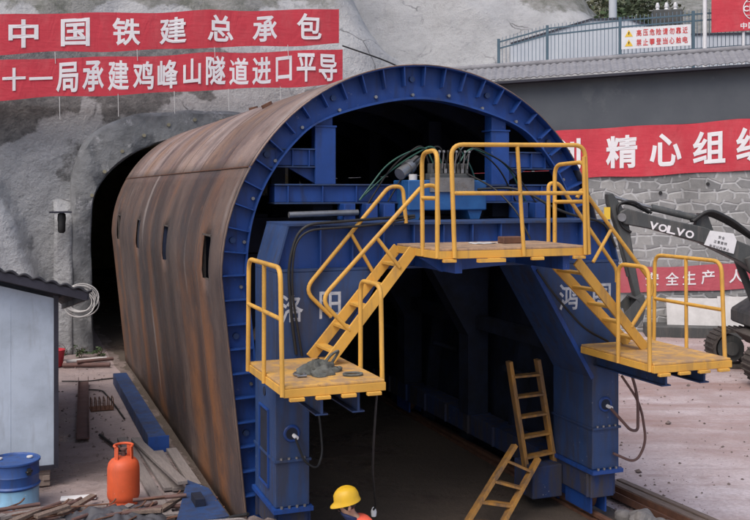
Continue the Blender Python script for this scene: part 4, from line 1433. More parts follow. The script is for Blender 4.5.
# corrugation of the front panel
fr = MB(); fr.prism([(-8.42, .28), (-4.14, .28), (-4.14, 2.52), (-8.42, 3.72)], 'y', 2.905, 2.93)
m.build('body', M['shed_wall'], sh)
fr.build('front_panel', M['shed_wall'], sh)
m = MB()
for k in range(9): m.box(-4.7 - k * .46 - .003, -4.7 - k * .46 + .003, 2.902, 2.9045, .29, 2.5)
m.build('panel_rib', M['shed_wall'], sh)
m = MB(); m.box(-4.155, -4.095, 2.87, 2.935, .24, 2.56); m.build('corner_post', M['trim'], sh)
m = MB(); m.box(-8.42, -4.156, 2.875, 2.92, .225, .285); m.build('bottom_rail', M['trim'], sh)
def roofpt(x, y, dz=0.0): return Vector((x, y, 2.585 + (-3.70 - x) * .285 - (y - 2.6) * .135 + dz))
m = MB()
m.grid(lambda u, v: roofpt(-3.68 - 5.0 * (1 - u), 2.60 + 6.5 * v, .04 + .04 * abs(math.sin(math.pi * (5.0 * u) / .17)) - .012 * ((v * 20) % 1)), 300, 60)
m.build('tile_roof', M['tile_dark'], sh, smooth=60, solid=.03)
m = MB(); m.bar(roofpt(-8.6, 2.64, -.03), roofpt(-3.74, 2.64, -.03), .05, .11); m.build('rake_board', M['trim'], sh)
m = MB(); m.bar(roofpt(-3.74, 2.64, -.03), roofpt(-3.74, 9.0, -.03), .05, .09); m.build('eave_board', M['trim'], sh)
m = MB(); m.hexa([roofpt(-8.4, 2.90, -.09), roofpt(-4.1, 2.90, -.09), roofpt(-4.1, 8.6, -.09), roofpt(-8.4, 8.6, -.09), roofpt(-8.4, 2.90, -.01), roofpt(-4.1, 2.90, -.01), roofpt(-4.1, 8.6, -.01), roofpt(-8.4, 8.6, -.01)]); m.build('roof_deck', M['trim'], sh)
for i, (x, y) in enumerate(((-4.30, 2.98),)):
    for k in range(3):
        m = MB(); m.box(x - .10, x + .10, y - .06, y + .20, k * .077, k * .077 + .073)
        if k % 2: m.box(x + .005, x + .095, y - .08, y - .061, k * .077, k * .077 + .07)
        tag(m.build('brick', M['brick'], root=(x, y, k * .077), bevel=.006), ('brick at the bottom of the pier under the shed corner', 'brick in the middle of the pier under the shed corner', 'top brick of the pier under the shed corner')[k], 'brick', 'bricks propping up the shed corner')

# ------------------------------------------------------------------ blue drum
dr = empty('steel_drum', (-4.66, 2.15, 0), 0, 'blue steel drum with pale blue lower half beside the shed', 'drum')
c = (-4.66, 2.15, 0)
m = MB(); m.lathe([(.30, .01), (.31, .0), (.315, .02), (.30, .04), (.30, .27)], c, 40); m.build('lower_shell', M['drum_pale'], dr, smooth=40)
m = MB(); m.lathe([(.30, .272), (.315, .285), (.318, .30), (.30, .32), (.30, .42), (.308, .435), (.30, .45), (.30, .575), (.318, .585), (.318, .605), (.305, .61), (.295, .60), (.29, .585), (.02, .585)], c, 40); m.build('upper_shell', M['drum_blue'], dr, smooth=40)
for a in (.35, 2.6):
    q = (c[0] + .2 * math.cos(a), c[1] + .2 * math.sin(a), .588)
    m = MB(); m.lathe([(.035, 0), (.04, .01), (.036, .022), (.01, .024)], q, 14); m.build('bung', M['sheet'], dr, smooth=40)
m = MB(); m.tube(round_path([(c[0] + .14, c[1] - .275, .50), (c[0] + .155, c[1] - .30, .50), (c[0] + .20, c[1] - .27, .50), (c[0] + .21, c[1] - .23, .50)], .03), .012, 6); m.box(c[0] + .15, c[0] + .2, c[1] - .285, c[1] - .24, .46, .54); m.build('side_lug', M['black'], dr)

# ------------------------------------------------------------------ orange cylinder
gcn = empty('gas_cylinder', (-3.36, 1.80, 0), 0, 'squat orange gas cylinder with collar standing left of the shell', 'gas cylinder')
c = (-3.36, 1.80, 0)
m = MB(); m.lathe([(.15, .05), (.185, .07), (.20, .11), (.203, .14), (.20, .46), (.185, .53), (.15, .57), (.09, .60), (.04, .61)], c, 32); m.build('tank', M['orange'], gcn, smooth=50)
m = MB(); m.lathe([(.165, 0), (.175, .0), (.175, .07), (.165, .07)], c, 32); m.build('foot_ring', M['orange'], gcn, smooth=40)
m = MB()
m.tube([(c[0] + .115 * math.cos(R(a)), c[1] + .115 * math.sin(R(a)), .74) for a in range(-40, 230, 15)], .016, 8)
for a in (-35, 50, 135, 220): m.bar((c[0] + .12 * math.cos(R(a)), c[1] + .12 * math.sin(R(a)), .575), (c[0] + .115 * math.cos(R(a)), c[1] + .115 * math.sin(R(a)), .74), .05, .012, (math.cos(R(a)), math.sin(R(a)), 0))
m.build('collar', M['orange'], gcn, smooth=40)
m = MB(); m.cyl((c[0], c[1], .6), (c[0], c[1], .69), .028, 12); m.cyl((c[0], c[1], .69), (c[0], c[1], .71), .045, 12); m.cyl((c[0], c[1], .65), (c[0] - .07, c[1], .65), .014, 8); m.build('valve', M['brown_steel'], gcn, smooth=40)

# ------------------------------------------------------------------ debris in the left foreground
for i, (a, b, ww, hh, mt, lab) in enumerate((
        ((-5.0, 1.93, .03), (-4.44, 2.02, .05), .10, .06, 'wood', 'short weathered timber nearest the drum in the bottom left corner'),
        ((-5.05, 1.62, .03), (-4.36, 1.86, .05), .09, .06, 'wood', 'weathered timber second from the drum in the bottom left corner'),
        ((-5.0, 1.36, .03), (-4.42, 1.62, .04), .08, .05, 'wood', 'weathered timber third from the drum in the bottom left corner'),
        ((-4.55, 1.12, .03), (-3.98, 2.02, .04), .08, .06, 'wood', 'long dark timber between the drum and the dark tarpaulin'),
        ((-4.1, 2.22, .02), (-3.66, 2.16, .02), .13, .03, 'white_paint', 'short white painted board left of the orange cylinder'))):
    m = MB(); m.bar(a, b, ww, hh)
    tag(m.build('timber' if mt == 'wood' else 'board', M[mt], root=(a[0], a[1], 0), bevel=.006), lab, 'timber' if mt == 'wood' else 'board', 'timbers in the bottom left corner' if mt == 'wood' else None)
m = MB()
def tarp(u, v):
    x, y = -4.10 + 1.15 * u + .12 * math.sin(v * 5), .45 + 1.05 * v
    e = min(u, 1 - u, v, 1 - v)
    return (x, y, .012 + sst(0, .25, e) * (.10 + .10 * abs(noise.noise((u * 4, v * 4, 1))) + .09 * abs(noise.noise((u * 9, v * 9, 2)))))
m.grid(tarp, 50, 40)
tag(m.build('tarpaulin', M['tarp'], root=(-3.5, .8, 0), smooth=60, solid=.006), 'crumpled dark grey tarpaulin on the ground before the orange cylinder', 'tarpaulin')

# rubble heap round the left leg and rubble at the right leg
def heap(name, cx, cy, rx, ry, h, seed, mat='stone', kind='stuff'):
    m = MB()
    def fn(u, v):
        a, b = (u * 2 - 1) * 1.25, (v * 2 - 1) * 1.25
        d = math.hypot(a, b)
        z = h * max(0, 1 - d * d / 1.3) ** 1.3
        x, y = cx + a * rx, cy + b * ry
        z *= 1 + .5 * noise.fractal((x * 2.2, y * 2.2, seed), 1, 2, 4)
        z += .03 * noise.noise((x * 9, y * 9, seed)) - .03 - (.06 if d > 1.1 else 0)
        return (x, y, z)
    m.grid(fn, 50, 50)
    return tag(m.build(name, M[mat], root=(cx, cy, 0), smooth=70), kind=kind)
M['dirt'] = pmat('rubbly_dirt', (.20, .155, .14), (.11, .085, .08), 7, rough=.95, bump=.7, dist=.04, c3=(.28, .25, .24), s3=5, t3=.6)
heap('rubble_heap', -2.36, -1.05, 1.05, .95, .52, 3, 'dirt')['label'] = 'dirt and rubble heap around the foot of the left gantry leg'
rng = random.Random(11)
stones = [(2.26, -1.30, .17), (2.46, -1.02, .10), (2.22, -1.0, .11), (2.40, -1.55, .13), (2.1, -1.70, .12), (2.50, -1.30, .08)]
for i, (x, y, s) in enumerate(stones):
    bm = bmesh.new(); bmesh.ops.create_icosphere(bm, subdivisions=3, radius=s)
    for v in bm.verts:
        v.co *= 1 + .35 * noise.noise(v.co * 6 + Vector((i * 3, 0, 0))) + .15 * noise.noise(v.co * 16)
        v.co.z = v.co.z * .75 + s * .5
    me = bpy.data.meshes.new('rubble_stone'); bm.to_mesh(me); bm.free()
    me.materials.append(M['stone'])
    o = bpy.data.objects.new('rubble_stone', me); COL.objects.link(o); o.location = (x, y, 0)
    tag(o, ('largest broken grey stone at the foot of the right gantry leg', 'stone beside the rusty channel right of the gantry leg', 'stone close against the right gantry leg', 'stone in front of the largest broken stone by the right leg', 'foremost stone before the right gantry leg', 'smallest stone resting by the rusty channel')[i], 'stone', 'broken stones at the right gantry leg')
# rods, loops and boards on the heap
m = MB(); m.tube(round_path([(-2.98, -.95, .36), (-2.96, -1.0, .62), (-2.50, -1.18, .66), (-2.42, -1.18, .58), (-2.46, -1.16, .42)], .08, 6), .014, 8)
tag(m.build('bent_rod', M['grey_plank'], root=(-2.7, -1.1, .3), smooth=60), 'pale bent steel rod looped over the rubble heap', 'steel rod')
for i, (a, b, r_, mt, lab) in enumerate((((-3.5, -.9, .12), (-2.1, -1.55, .60), .022, 'rust_steel', 'rusty pipe sloping up the rubble heap towards the left leg'), ((-3.3, -1.3, .16), (-2.0, -1.3, .60), .018, 'grey_plank', 'pale thin pipe lying across the top of the rubble heap'), ((-3.0, -.5, .28), (-2.4, -1.6, .50), .016, 'black', 'black rod crossing the pipes on the rubble heap'))):
    m = MB(); m.cyl(a, b, r_, 10)
    tag(m.build('loose_pipe', M[mt], root=a, smooth=40), lab, 'pipe')
m = MB()
for k in range(4):
    m.tube([(-1.98 + (.20 + .01 * k) * math.cos(t * .3), -2.12 + (.19) * math.sin(t * .3), .56 + .035 * k + .015 * math.sin(t)) for t in range(21)], .016, 6, closed=True)
o = m.build('hose_coil', M['black'], root=(-1.98, -2.12, .5), smooth=60)
m = MB(); m.bar((-2.28, -2.12, .52), (-1.70, -2.12, .52), .5, .03)
for q in (-2.2, -1.78):
    for yy in (-2.32, -1.92): m.box(q - .03, q + .03, yy - .03, yy + .03, -.02, .51)
tag(o, 'black hose coiled on a low bench left of the hard hat worker', 'hose')
tag(m.build('low_bench', M['wood'], root=(-2, -2.12, 0), bevel=.004), 'low wooden bench beside the worker carrying the coiled hose', 'bench')

m = MB()
rng = random.Random(77)
for k in range(2600):
    u = rng.random()
    if u < .30: x, y = rng.uniform(-5.2, -2.3), rng.uniform(-.3, 12.5)
    elif u < .80: x, y = rng.uniform(2.3, 12.5), rng.uniform(-2.5, 11)
    else: x, y = rng.gauss(2.6, .5), rng.gauss(-.4, 1.3)
    if abs(x) < 2.3 or (-2.8 < x < -2.4) or (WM.inverted() @ Vector((x, y, 0))).y > -.7: continue
    q = rng.random()
    r_ = .006 + .02 * q ** 3 + (.035 if rng.random() < .02 else 0)
    b0 = len(m.v)
    a0 = rng.uniform(0, 6)
    c = Vector((x, y, gz(x, y) + r_ * .3))
    for i in range(5):
        a = a0 + i * 1.2566
        m.v.append(c + Vector((math.cos(a) * r_ * rng.uniform(.8, 1.5), math.sin(a) * r_ * rng.uniform(.7, 1.3), rng.uniform(-.3, .3) * r_)))
    m.v += [c + Vector((rng.uniform(-.3, .3) * r_, rng.uniform(-.3, .3) * r_, r_ * .9)), c - Vector((0, 0, r_ * .8))]
    for i in range(5):
        m._f(b0 + i, b0 + (i + 1) % 5, b0 + 5); m._f(b0 + (i + 1) % 5, b0 + i, b0 + 6)
tag(m.build('loose_gravel', M['dirt']), 'loose gravel and clods scattered over the pale muddy yard', 'gravel', kind='stuff')
# sticks and offcuts along the bottom edge
for i, (a, b, r_, mt, lab) in enumerate((
        ((-3.75, .95, .03), (-2.95, .55, .05), .028, 'wood', 'round weathered pole lying right of the dark tarpaulin'),
        ((-3.5, .35, .03), (-2.7, .85, .04), .02, 'rust_steel', 'rusty bar crossing the weathered pole before the blue beam'),
        ((-3.2, -.25, .06), (-2.75, .45, .04), .016, 'sheet', 'thin pale rod lying between the blue beam and the rubble heap'))):
    m = MB(); m.cyl(a, b, r_, 10)
    tag(m.build('loose_pole', M[mt], root=a, smooth=40), lab, 'pole')
m = MB(); m.tube(round_path([(-3.05, .25, .03), (-2.8, -.05, .05), (-3.0, -.35, .12), (-2.72, -.62, .32), (-2.5, -.4, .42), (-2.35, -.75, .55)], .3, 8), .02, 8)
tag(m.build('loose_hose', M['black'], root=(-2.8, -.1, 0), smooth=60), 'black hose snaking from the blue beam up the rubble heap', 'hose')

rng = random.Random(41)
for i in range(42):
    t = (i * .618) % 1.0
    x = -5.0 + 2.45 * t + rng.uniform(-.1, .1)
    y = 1.98 - .95 * t + rng.uniform(-.28, .28)
    if math.hypot(x + 3.36, y - 1.8) < .55 or math.hypot(x + 4.66, y - 2.15) < .62: y -= .5
    an = R(rng.uniform(-22, 62))
    L = rng.uniform(.35, .8)
    d = Vector((math.cos(an), math.sin(an), rng.uniform(-.02, .05))) * L / 2
    z = .05 + .045 * (i % 4)
    c = Vector((x, y, z))
    m = MB()
    kind = i % 3
    if kind == 0: m.cyl(c - d, c + d, .024, 10)
    elif kind == 1: m.bar(c - d, c + d, .09, .035)
    else: m.tube(round_path([c - d, c + Vector((.03, -.05, .01)), c + d, c + d + Vector((.05, .02, .05))], .1), .011, 6)
    nm, mt, cat = (('scrap_pipe', 'brown_steel', 'pipe'), ('scrap_board', 'wood' if i % 2 else 'grey_plank', 'board'), ('rebar_offcut', 'rust_steel', 'rebar'))[kind]
    tag(m.build(nm, M[mt], root=(c.x, c.y, 0), smooth=40), ('brown scrap pipe in the litter along the bottom left edge', 'weathered scrap board in the litter along the bottom left edge', 'rusty rebar offcut in the litter along the bottom left edge')[kind], cat, ('scrap pipes in the bottom left litter', 'scrap boards in the bottom left litter', 'rebar offcuts in the bottom left litter')[kind])
for i, (x, wd) in enumerate(((2.92, .12), (3.08, .09))):
    m = MB(); m.bar((x - .12, .5 - i * .3, .05), (x + .02, -2.2, .05), wd, .09)
    tag(m.build('timber', M['wood'], root=(x, -1, 0), bevel=.006), ('weathered timber beside the rusty channel right of the gantry', 'outermost timber lying right of the rusty channel')[i], 'timber', 'timbers right of the gantry leg')

# small things lying on the platforms
m = MB()
def bagf(u, v):
    a = u * 2 * math.pi
    rr = (.19 + .06 * math.sin(3 * a) + .06 * noise.noise((math.cos(a) * 2, math.sin(a) * 2, v * 3))) * (1 - v) ** .45
    return (-1.93 + rr * math.cos(a) * 1.05, -1.92 + rr * .75 * math.sin(a), LZ + .004 + .10 * v ** .8 + .08 * noise.noise((u * 9, v * 5, 0)) * v)
m.grid(bagf, 40, 14)
m.tube(round_path([(-1.78, -1.80, LZ + .05), (-1.68, -1.80, LZ + .20), (-1.80, -1.86, LZ + .16), (-1.88, -1.90, LZ + .08)], .06), .014, 6)
tag(m.build('cloth_bag', M['bag'], root=(-1.93, -1.92, LZ), smooth=60), 'crumpled grey cloth bag lying on the left yellow platform', 'bag')
m = MB(); m.tube(round_path([(-2.16, -2.05, LZ + .016), (-2.20, -1.95, LZ + .016), (-2.14, -1.86, LZ + .016), (-2.08, -1.95, LZ + .016), (-2.13, -2.06, LZ + .016)], .05), .013, 6); m.cyl((-2.19, -2.06, LZ + .016), (-2.10, -2.06, LZ + .016), .012, 8)
tag(m.build('shackle', M['steel'], root=(-2.14, -1.95, LZ), smooth=50), 'small steel shackle lying beside the cloth bag', 'shackle')
m = MB(); m.tube([(-1.66 + .09 * math.cos(t * .314), -2.12 + .07 * math.sin(t * .314), LZ + .014) for t in range(20)], .012, 6, closed=True)
tag(m.build('cord_loop', M['bag'], root=(-1.66, -2.12, LZ), smooth=50), 'thin dark loop of cord right of the cloth bag', 'cord')
m = MB(); m.box(.28, .53, -1.52, -1.38, UZ, UZ + .075)
tag(m.build('brick', M['rust_steel'], root=(.4, -1.45, UZ), bevel=.008), 'reddish brick left on the upper yellow platform', 'brick')
m = MB(); m.grid(lambda u, v: (-.05 + .28 * u, -1.5 + .2 * v, UZ + .004 + .02 * abs(noise.noise((u * 3, v * 3, 5)))), 8, 6)
tag(m.build('paper_scrap', M['sheet'], root=(0, -1.4, UZ), smooth=60, solid=.002), 'pale scrap of paper on the upper platform', 'paper')

# ------------------------------------------------------------------ things by the portal
fl = empty('flood_lamp', (-3.56, 13.3, 3.3), 0, 'small dark lantern under a flat bracket on the pier left of the portal', 'lamp')
m = MB(); m.box(-3.84, -3.34, 13.02, 13.42, 3.44, 3.475); m.bar((-3.58, 13.42, 3.30), (-3.58, 13.1, 3.44), .04, .04); m.build('bracket', M['trim'], fl)
m = MB(); m.lathe([(.05, .2), (.09, .17), (.10, .05), (.085, -.05), (.09, -.08), (.085, -.24), (.05, -.28)], (-3.56, 13.2, 3.24), 16); m.build('housing', M['black'], fl, smooth=40)
cl = MB()
rng = random.Random(5)
for k in range(7):
    r_ = .34 + rng.uniform(-.06, .06)
    cx_, cz_ = -3.12 + rng.uniform(-.06, .06), 1.34 + rng.uniform(-.08, .08)
    ti = rng.uniform(-.15, .15)
    cl.tube([(cx_ + r_ * math.cos(t * .2094), 13.27 - .018 * k + ti * .2 * math.sin(t * .2094 + k), cz_ + r_ * .85 * math.sin(t * .2094)) for t in range(30)], .015, 6, closed=True)
tag(cl.build('cable_coil', M['sheet'], root=(-3.12, 13.2, 1.3), smooth=60), 'coil of white cable hung on the pier beside the portal', 'cable')
m = MB(); m.cyl((-3.10, 13.38, 1.62), (-3.10, 13.08, 1.64), .02, 8)
tag(m.build('wall_peg', M['rust_steel'], root=(-3.1, 13.4, 1.6), smooth=40), 'short peg in the pier carrying the cable coil', 'peg')
rb = empty('bucket', (-3.78, 12.1, 0), 0, 'red bucket standing behind the shed near the portal', 'bucket')
m = MB(); m.lathe([(.17, 0), (.19, .02), (.24, .36), (.25, .38), (.23, .38), (.16, .03)], (-3.78, 12.1, 0), 20); m.build('pail', M['red'], rb, smooth=40)
m = MB(); m.tube([(-3.78 + .24 * math.cos(R(a)), 12.1, .38 + .16 * math.sin(R(a))) for a in range(0, 181, 15)], .008, 6); m.build('handle', M['steel'], rb)
for i, (x, y, h_) in enumerate(((-3.6, 12.9, .26), (-3.15, 13.1, .3), (-2.7, 13.2, .2))):
    rng = random.Random(20 + i)
    wp = empty('weed_clump', (x, y, 0), 0, ('weed clump nearest the red bucket at the foot of the pier', 'tallest weed clump at the foot of the portal pier', 'low weed clump just inside the portal foot')[i], 'weed', 'weeds at the foot of the portal')
    m = MB()
    crown(m, (x, y, h_ * .5), .16, h_ * .5, 150, .035, rng)
    m.build('leaves', M['leaf_green'], wp)
    m = MB()
    for k in range(6): m.tube([(x + rng.uniform(-.05, .05), y, -.02), (x + rng.uniform(-.2, .2), y + rng.uniform(-.15, .15), h_ * .8)], .006, 5)
    m.build('stem', M['bark'], wp)
for i, (a, b, r_) in enumerate((((-3.6, 11.9, .05), (-2.6, 11.6, .05), .05), ((-3.5, 12.3, .05), (-2.6, 12.4, .06), .045), ((-3.3, 11.75, .13), (-2.5, 11.9, .13), .04))):
    m = MB(); m.cyl(a, b, r_, 10)
    tag(m.build('loose_pipe', M['brown_steel' if i != 1 else 'sheet'], root=a, smooth=40), ('brown pipe lying on the ground in front of the portal pier', 'pale pipe lying behind the brown pipes by the portal', 'brown pipe resting across the others by the portal')[i], 'pipe')

# overhead wire crossing above the shell
m = MB(); m.tube(round_path([(3.4, 13.0, 7.75), (4.6, 12.7, 7.35), (5.4, 12.4, 6.9), (6.4, 12.6, 6.4)], .8, 8), .02, 6)
tag(m.build('slope_cable', M['black'], root=(3.4, 13, 7.7), smooth=60), 'black cable trailing from the banners down behind the shell', 'cable')

# ------------------------------------------------------------------ boards against the stone wall
for i, (x, ww, hh, mt) in enumerate(((2.20, 1.42, .72, 'sheet'), (3.55, .78, .78, 'sheet'))):
    m = MB()
    m.hexa([W(x, -.55, .28), W(x + ww, -.55, .28), W(x + ww, -.51, .28), W(x, -.51, .28), W(x, -.30, .28 + hh), W(x + ww, -.30, .28 + hh), W(x + ww, -.26, .28 + hh), W(x, -.26, .28 + hh)])
    p0 = W(x, -.5, 0)
    tag(m.build('leaning_board', M[mt], root=p0, bevel=.004), ('wide dusty white board leaning at the foot of the stone wall', 'narrow dusty white board leaning on the wall nearest the excavator')[i], 'board', 'boards leaning on the stone wall')
m = MB(); m.box(0, 1, 0, 1, 0, 1)
m.v = [W(1.6 + q.x * 4.4, -.95 + q.y * .9, -.02 + q.z * .30) for q in m.v]
tag(m.build('concrete_kerb', M['exc_grey'], root=W(1.6, -.6, 0), bevel=.02), 'dark low kerb block along the foot of the stone wall', 'kerb')

# ------------------------------------------------------------------ excavator (arm reaching in from the right)
ED = 20.6
fwv, rtv = Vector((math.sin(YAW), math.cos(YAW), 0)), Vector((math.cos(YAW), -math.sin(YAW), 0))
eo = Vector((CAM.x, CAM.y, 0)) + fwv * ED
EX = empty('excavator', eo + rtv * 9.4, -YAW, 'dark grey tracked excavator reaching its boom in from the right', 'excavator')
def E(x, y, z): return eo + rtv * x + fwv * y + Vector((0, 0, z))
def exprism(mb, poly, y0, y1):
    b0 = len(mb.v); n = len(poly)
    mb.v += [E(p[0], y0, p[1]) for p in poly] + [E(p[0], y1, p[1]) for p in poly]
    mb._f(*[b0 + i for i in range(n)]); mb._f(*[b0 + n + i for i in reversed(range(n))])
    for i in range(n): mb._f(b0 + i, b0 + n + i, b0 + n + (i + 1) % n, b0 + (i + 1) % n)
def ez(py): return 3.982 - (py - 190) * ED / 960
def exx(px): return (px - 375) * ED / 960
def epoly(pts): return [(exx(a), ez(b)) for a, b in pts]
m = MB()
exprism(m, epoly([(617, 212), (624, 208), (660, 218), (702, 227), (748, 246), (800, 275), (850, 330), (838, 342), (775, 292), (738, 262), (700, 243), (650, 229), (622, 224), (616, 219)]), -.24, .24)
boom = m.build('boom', M['exc_grey'], EX, bevel=.02)
m = MB()
exprism(m, epoly([(700, 244), (706, 230), (729, 233), (732, 240), (729, 253), (722, 251)]), -.27, -.246)
m.build('notice_plate', M['white_paint'], boom)
m = MB()
ang = math.atan2(-(240.5 - 219.5), (690 - 648))
tx = (rtv * math.cos(math.atan(-.235)) + Vector((0, 0, math.sin(math.atan(-.235)))))
tz = (Vector((0, 0, 1)) * math.cos(math.atan(-.235)) + rtv * math.sin(math.atan(.235)))
put_text(m, [(c, dx, 0, .185, .165) for c, dx in zip('VOLVO', (-.39, -.19, -.005, .19, .395))], E(exx(668), -.249, ez(229.6)), tx, tz, bold=.035)
m.build('lettering', M['white_letter'], boom)
m = MB()
for r_ in range(3):
    n = (2, 4, 6)[r_]
    put_text(m, [(c, (i - (n - 1) / 2) * .075, -r_ * .11, .06, .065) for i, c in enumerate(('安全', '注意旋转', '半径以内禁止')[r_])], E(exx(717), -.275, ez(237)), tx, tz, bold=.01)
m.build('notice_lettering', M['black'], boom)
# stick cylinder over the boom
m = MB(); m.cyl(E(exx(651), -.02, ez(207.5)), E(exx(697), -.02, ez(218.5)), .075, 14); cy = m.build('stick_cylinder', M['exc_grey'], boom, smooth=40)
m = MB(); m.cyl(E(exx(609), -.02, ez(196)), E(exx(652), -.02, ez(208)), .035, 12); m.build('piston_rod', M['steel'], cy, smooth=40)
m = MB(); exprism(m, epoly([(694, 226), (698, 213), (706, 214), (712, 230)]), -.09, .09); m.build('cylinder_lug', M['exc_grey'], boom)
for k in range(3):
    m = MB(); m.tube(round_path([E(exx(690), -.2 + .09 * k, ez(221)), E(exx(706), -.2 + .09 * k, ez(209 + 2 * k)), E(exx(728), -.2 + .09 * k, ez(219 + 2 * k)), E(exx(760), -.2 + .09 * k, ez(244))], .5, 8), .04, 8); m.build('boom_hose', M['black'], boom, smooth=60)
# stick and bucket
m = MB(); exprism(m, epoly([(606, 194), (611, 193), (620, 206), (627, 222), (633, 262), (640, 299), (635, 301), (625, 262), (615, 226), (607, 204)]), -.15, .15)
stk = m.build('stick', M['exc_grey'], EX, bevel=.015)
m = MB(); m.box(0, 1, 0, 1, 0, 1); m.v = [E(exx(602 + 6 * q.x), -.20 + .03 * q.y, ez(219 - 12 * q.z)) for q in m.v]; m.build('yellow_tag', M['warn'], stk)
m = MB(); m.cyl(E(exx(619), -.26, ez(217)), E(exx(619), .26, ez(217)), .09, 16); m.build('pivot_pin', M['steel'], stk, smooth=40)
for k in range(2):
    m = MB(); m.tube(round_path([E(exx(650), -.12 + .2 * k, ez(213)), E(exx(630), -.16 + .2 * k, ez(200 + 3 * k)), E(exx(614), -.18 + .2 * k, ez(204)), E(exx(619), -.18 + .2 * k, ez(226)), E(exx(629), -.18 + .2 * k, ez(232))], .4, 8), .028, 8); m.build('stick_hose', M['black'], stk, smooth=60)
m = MB(); m.cyl(E(exx(611), 0, ez(206)), E(exx(629), 0, ez(276)), .06, 12); m.build('bucket_cylinder', M['exc_grey'], stk, smooth=40)
m = MB()
bp = epoly([(642, 290), (645, 304), (641, 322), (632, 334), (620, 336), (612, 328), (610, 318), (613, 317), (616, 326), (622, 331), (630, 329), (637, 318), (638, 302), (632, 296)])
shr = lambda P: [(exx(630) + (a - exx(630)) * .72, ez(300) + (b - ez(300)) * .72) for a, b in P]
bp = shr(bp)
exprism(m, bp, -.42, .42)
side = epoly([(632, 297), (638, 302), (637, 318), (630, 329), (622, 331), (616, 326), (613, 318)])
side = shr(side)
exprism(m, side, -.42, -.39); exprism(m, side, .39, .42)
bk = m.build('bucket', M['exc_grey'], EX)
tipx, tipz = bp[7]
for k in range(5):
    y = -.36 + .18 * k
    m = MB(); m.hexa([(E(tipx - .05, y - .04, tipz - .02)), E(tipx - .05, y + .04, tipz - .02), E(tipx + .05, y + .04, tipz - .02), E(tipx + .05, y - .04, tipz - .02), E(tipx - .015, y - .02, tipz + .13), E(tipx - .015, y + .02, tipz + .13), E(tipx + .015, y + .02, tipz + .13), E(tipx + .015, y - .02, tipz + .13)])
    m.build('tooth', M['steel'], bk)
# boom lift cylinder, house, cab, counterweight
m = MB(); m.cyl(E(exx(742), -.36, ez(256)), E(8.35, -.36, 1.35), .085, 14); m.cyl(E(exx(742), .36, ez(256)), E(8.35, .36, 1.35), .085, 14); m.build('boom_cylinder', M['exc_grey'], EX, smooth=40)
m = MB(); exprism(m, [(8.1, 1.0), (11.6, 1.0), (11.6, 1.9), (11.2, 2.2), (9.3, 2.2), (8.5, 1.55), (8.1, 1.3)], -.2, 1.3); exprism(m, [(8.12, 1.0), (11.6, 1.0), (11.6, 1.25), (8.12, 1.25)], -1.3, -.2); m.build('machine_house', M['exc_grey'], EX, bevel=.04)
m = MB(); exprism(m, [(11.6, 1.02), (12.3, 1.1), (12.4, 1.9), (11.6, 2.15)], -1.25, 1.25); m.build('counterweight', M['exc_grey'], EX, bevel=.08)
m = MB(); exprism(m, [(8.9, 1.25), (10.5, 1.25), (10.5, 2.95), (10.3, 3.02), (9.25, 3.02), (8.9, 2.2)], -1.28, -.36); cab = m.build('cab', M['exc_grey'], EX, bevel=.04)
gl = NT('tinted_glass').done((.02, .025, .03), .06, 0, .6)
m = MB(); exprism(m, [(9.05, 2.0), (9.75, 2.0), (9.75, 2.9), (9.32, 2.9)], -1.295, -1.284); exprism(m, [(9.83, 1.5), (10.4, 1.5), (10.4, 2.9), (9.83, 2.9)], -1.295, -1.284); m.build('side_window', gl, cab)
m = MB(); exprism(m, [(8.2, .62), (9.8, .62), (9.8, .98), (8.6, 1.0), (7.9, .9)], -.6, .6); m.build('undercarriage', M['track'], EX, bevel=.02)
def trackpts(x0, x1, r, n=12):
    c = []
    for k in range(n + 1):
        a = math.pi / 2 + math.pi * k / n
        c.append((x0 + r * math.cos(a), r + r * math.sin(a)))
    for k in range(n + 1):
        a = -math.pi / 2 + math.pi * k / n
        c.append((x1 + r * math.cos(a), r + r * math.sin(a)))
    return c
for yy in (-1.12, 1.12):
    m = MB()
    o_, i_ = trackpts(7.98, 10.9, .43), trackpts(7.98, 10.9, .36)
    n = len(o_)
    i_ = [(a, b + .07) for a, b in i_]
    for k in range(n):
        l = (k + 1) % n
        m.hexa([E(*(o_[k][0], yy - .27, o_[k][1])), E(o_[l][0], yy - .27, o_[l][1]), E(o_[l][0], yy + .27, o_[l][1]), E(o_[k][0], yy + .27, o_[k][1]), E(i_[k][0], yy - .27, i_[k][1]), E(i_[l][0], yy - .27, i_[l][1]), E(i_[l][0], yy + .27, i_[l][1]), E(i_[k][0], yy + .27, i_[k][1])])
    # grousers
    per = []
    for k in range(n):
        a, b = Vector((*o_[k], 0)), Vector((*o_[(k + 1) % n], 0))
        q = max(1, int((b - a).length / .12))
        for s in range(q): per.append((a.lerp(b, s / q), (b - a).normalized()))
    for p, d in per:
        nn = Vector((-d.y, d.x, 0)); nn = -nn if (p + nn * .1 - Vector((9.3, .43, 0))).length < (p - Vector((9.3, .43, 0))).length else nn
        e = p + nn * .014
        if e.y < .02: continue
        m.bar(E(p.x, yy - .27, p.y + .0), E(p.x, yy + .27, p.y), .03, .05, rtv * nn.x + Vector((0, 0, nn.y)))
    tr = m.build('track', M['track'], EX)
    for x, r_ in ((7.98, .3), (10.9, .3)):
        m = MB(); m.cyl(E(x, yy - .2, .43), E(x, yy + .2, .43), r_, 20); m.cyl(E(x, yy - .28, .43), E(x, yy - .2, .43), r_ * .5, 16); m.build('idler_wheel', M['exc_grey'], tr, smooth=40)
    for k in range(5):
        m = MB(); m.cyl(E(8.3 + k * .5, yy - .22, .2), E(8.3 + k * .5, yy + .22, .2), .1, 14); m.build('roller', M['exc_grey'], tr, smooth=40)

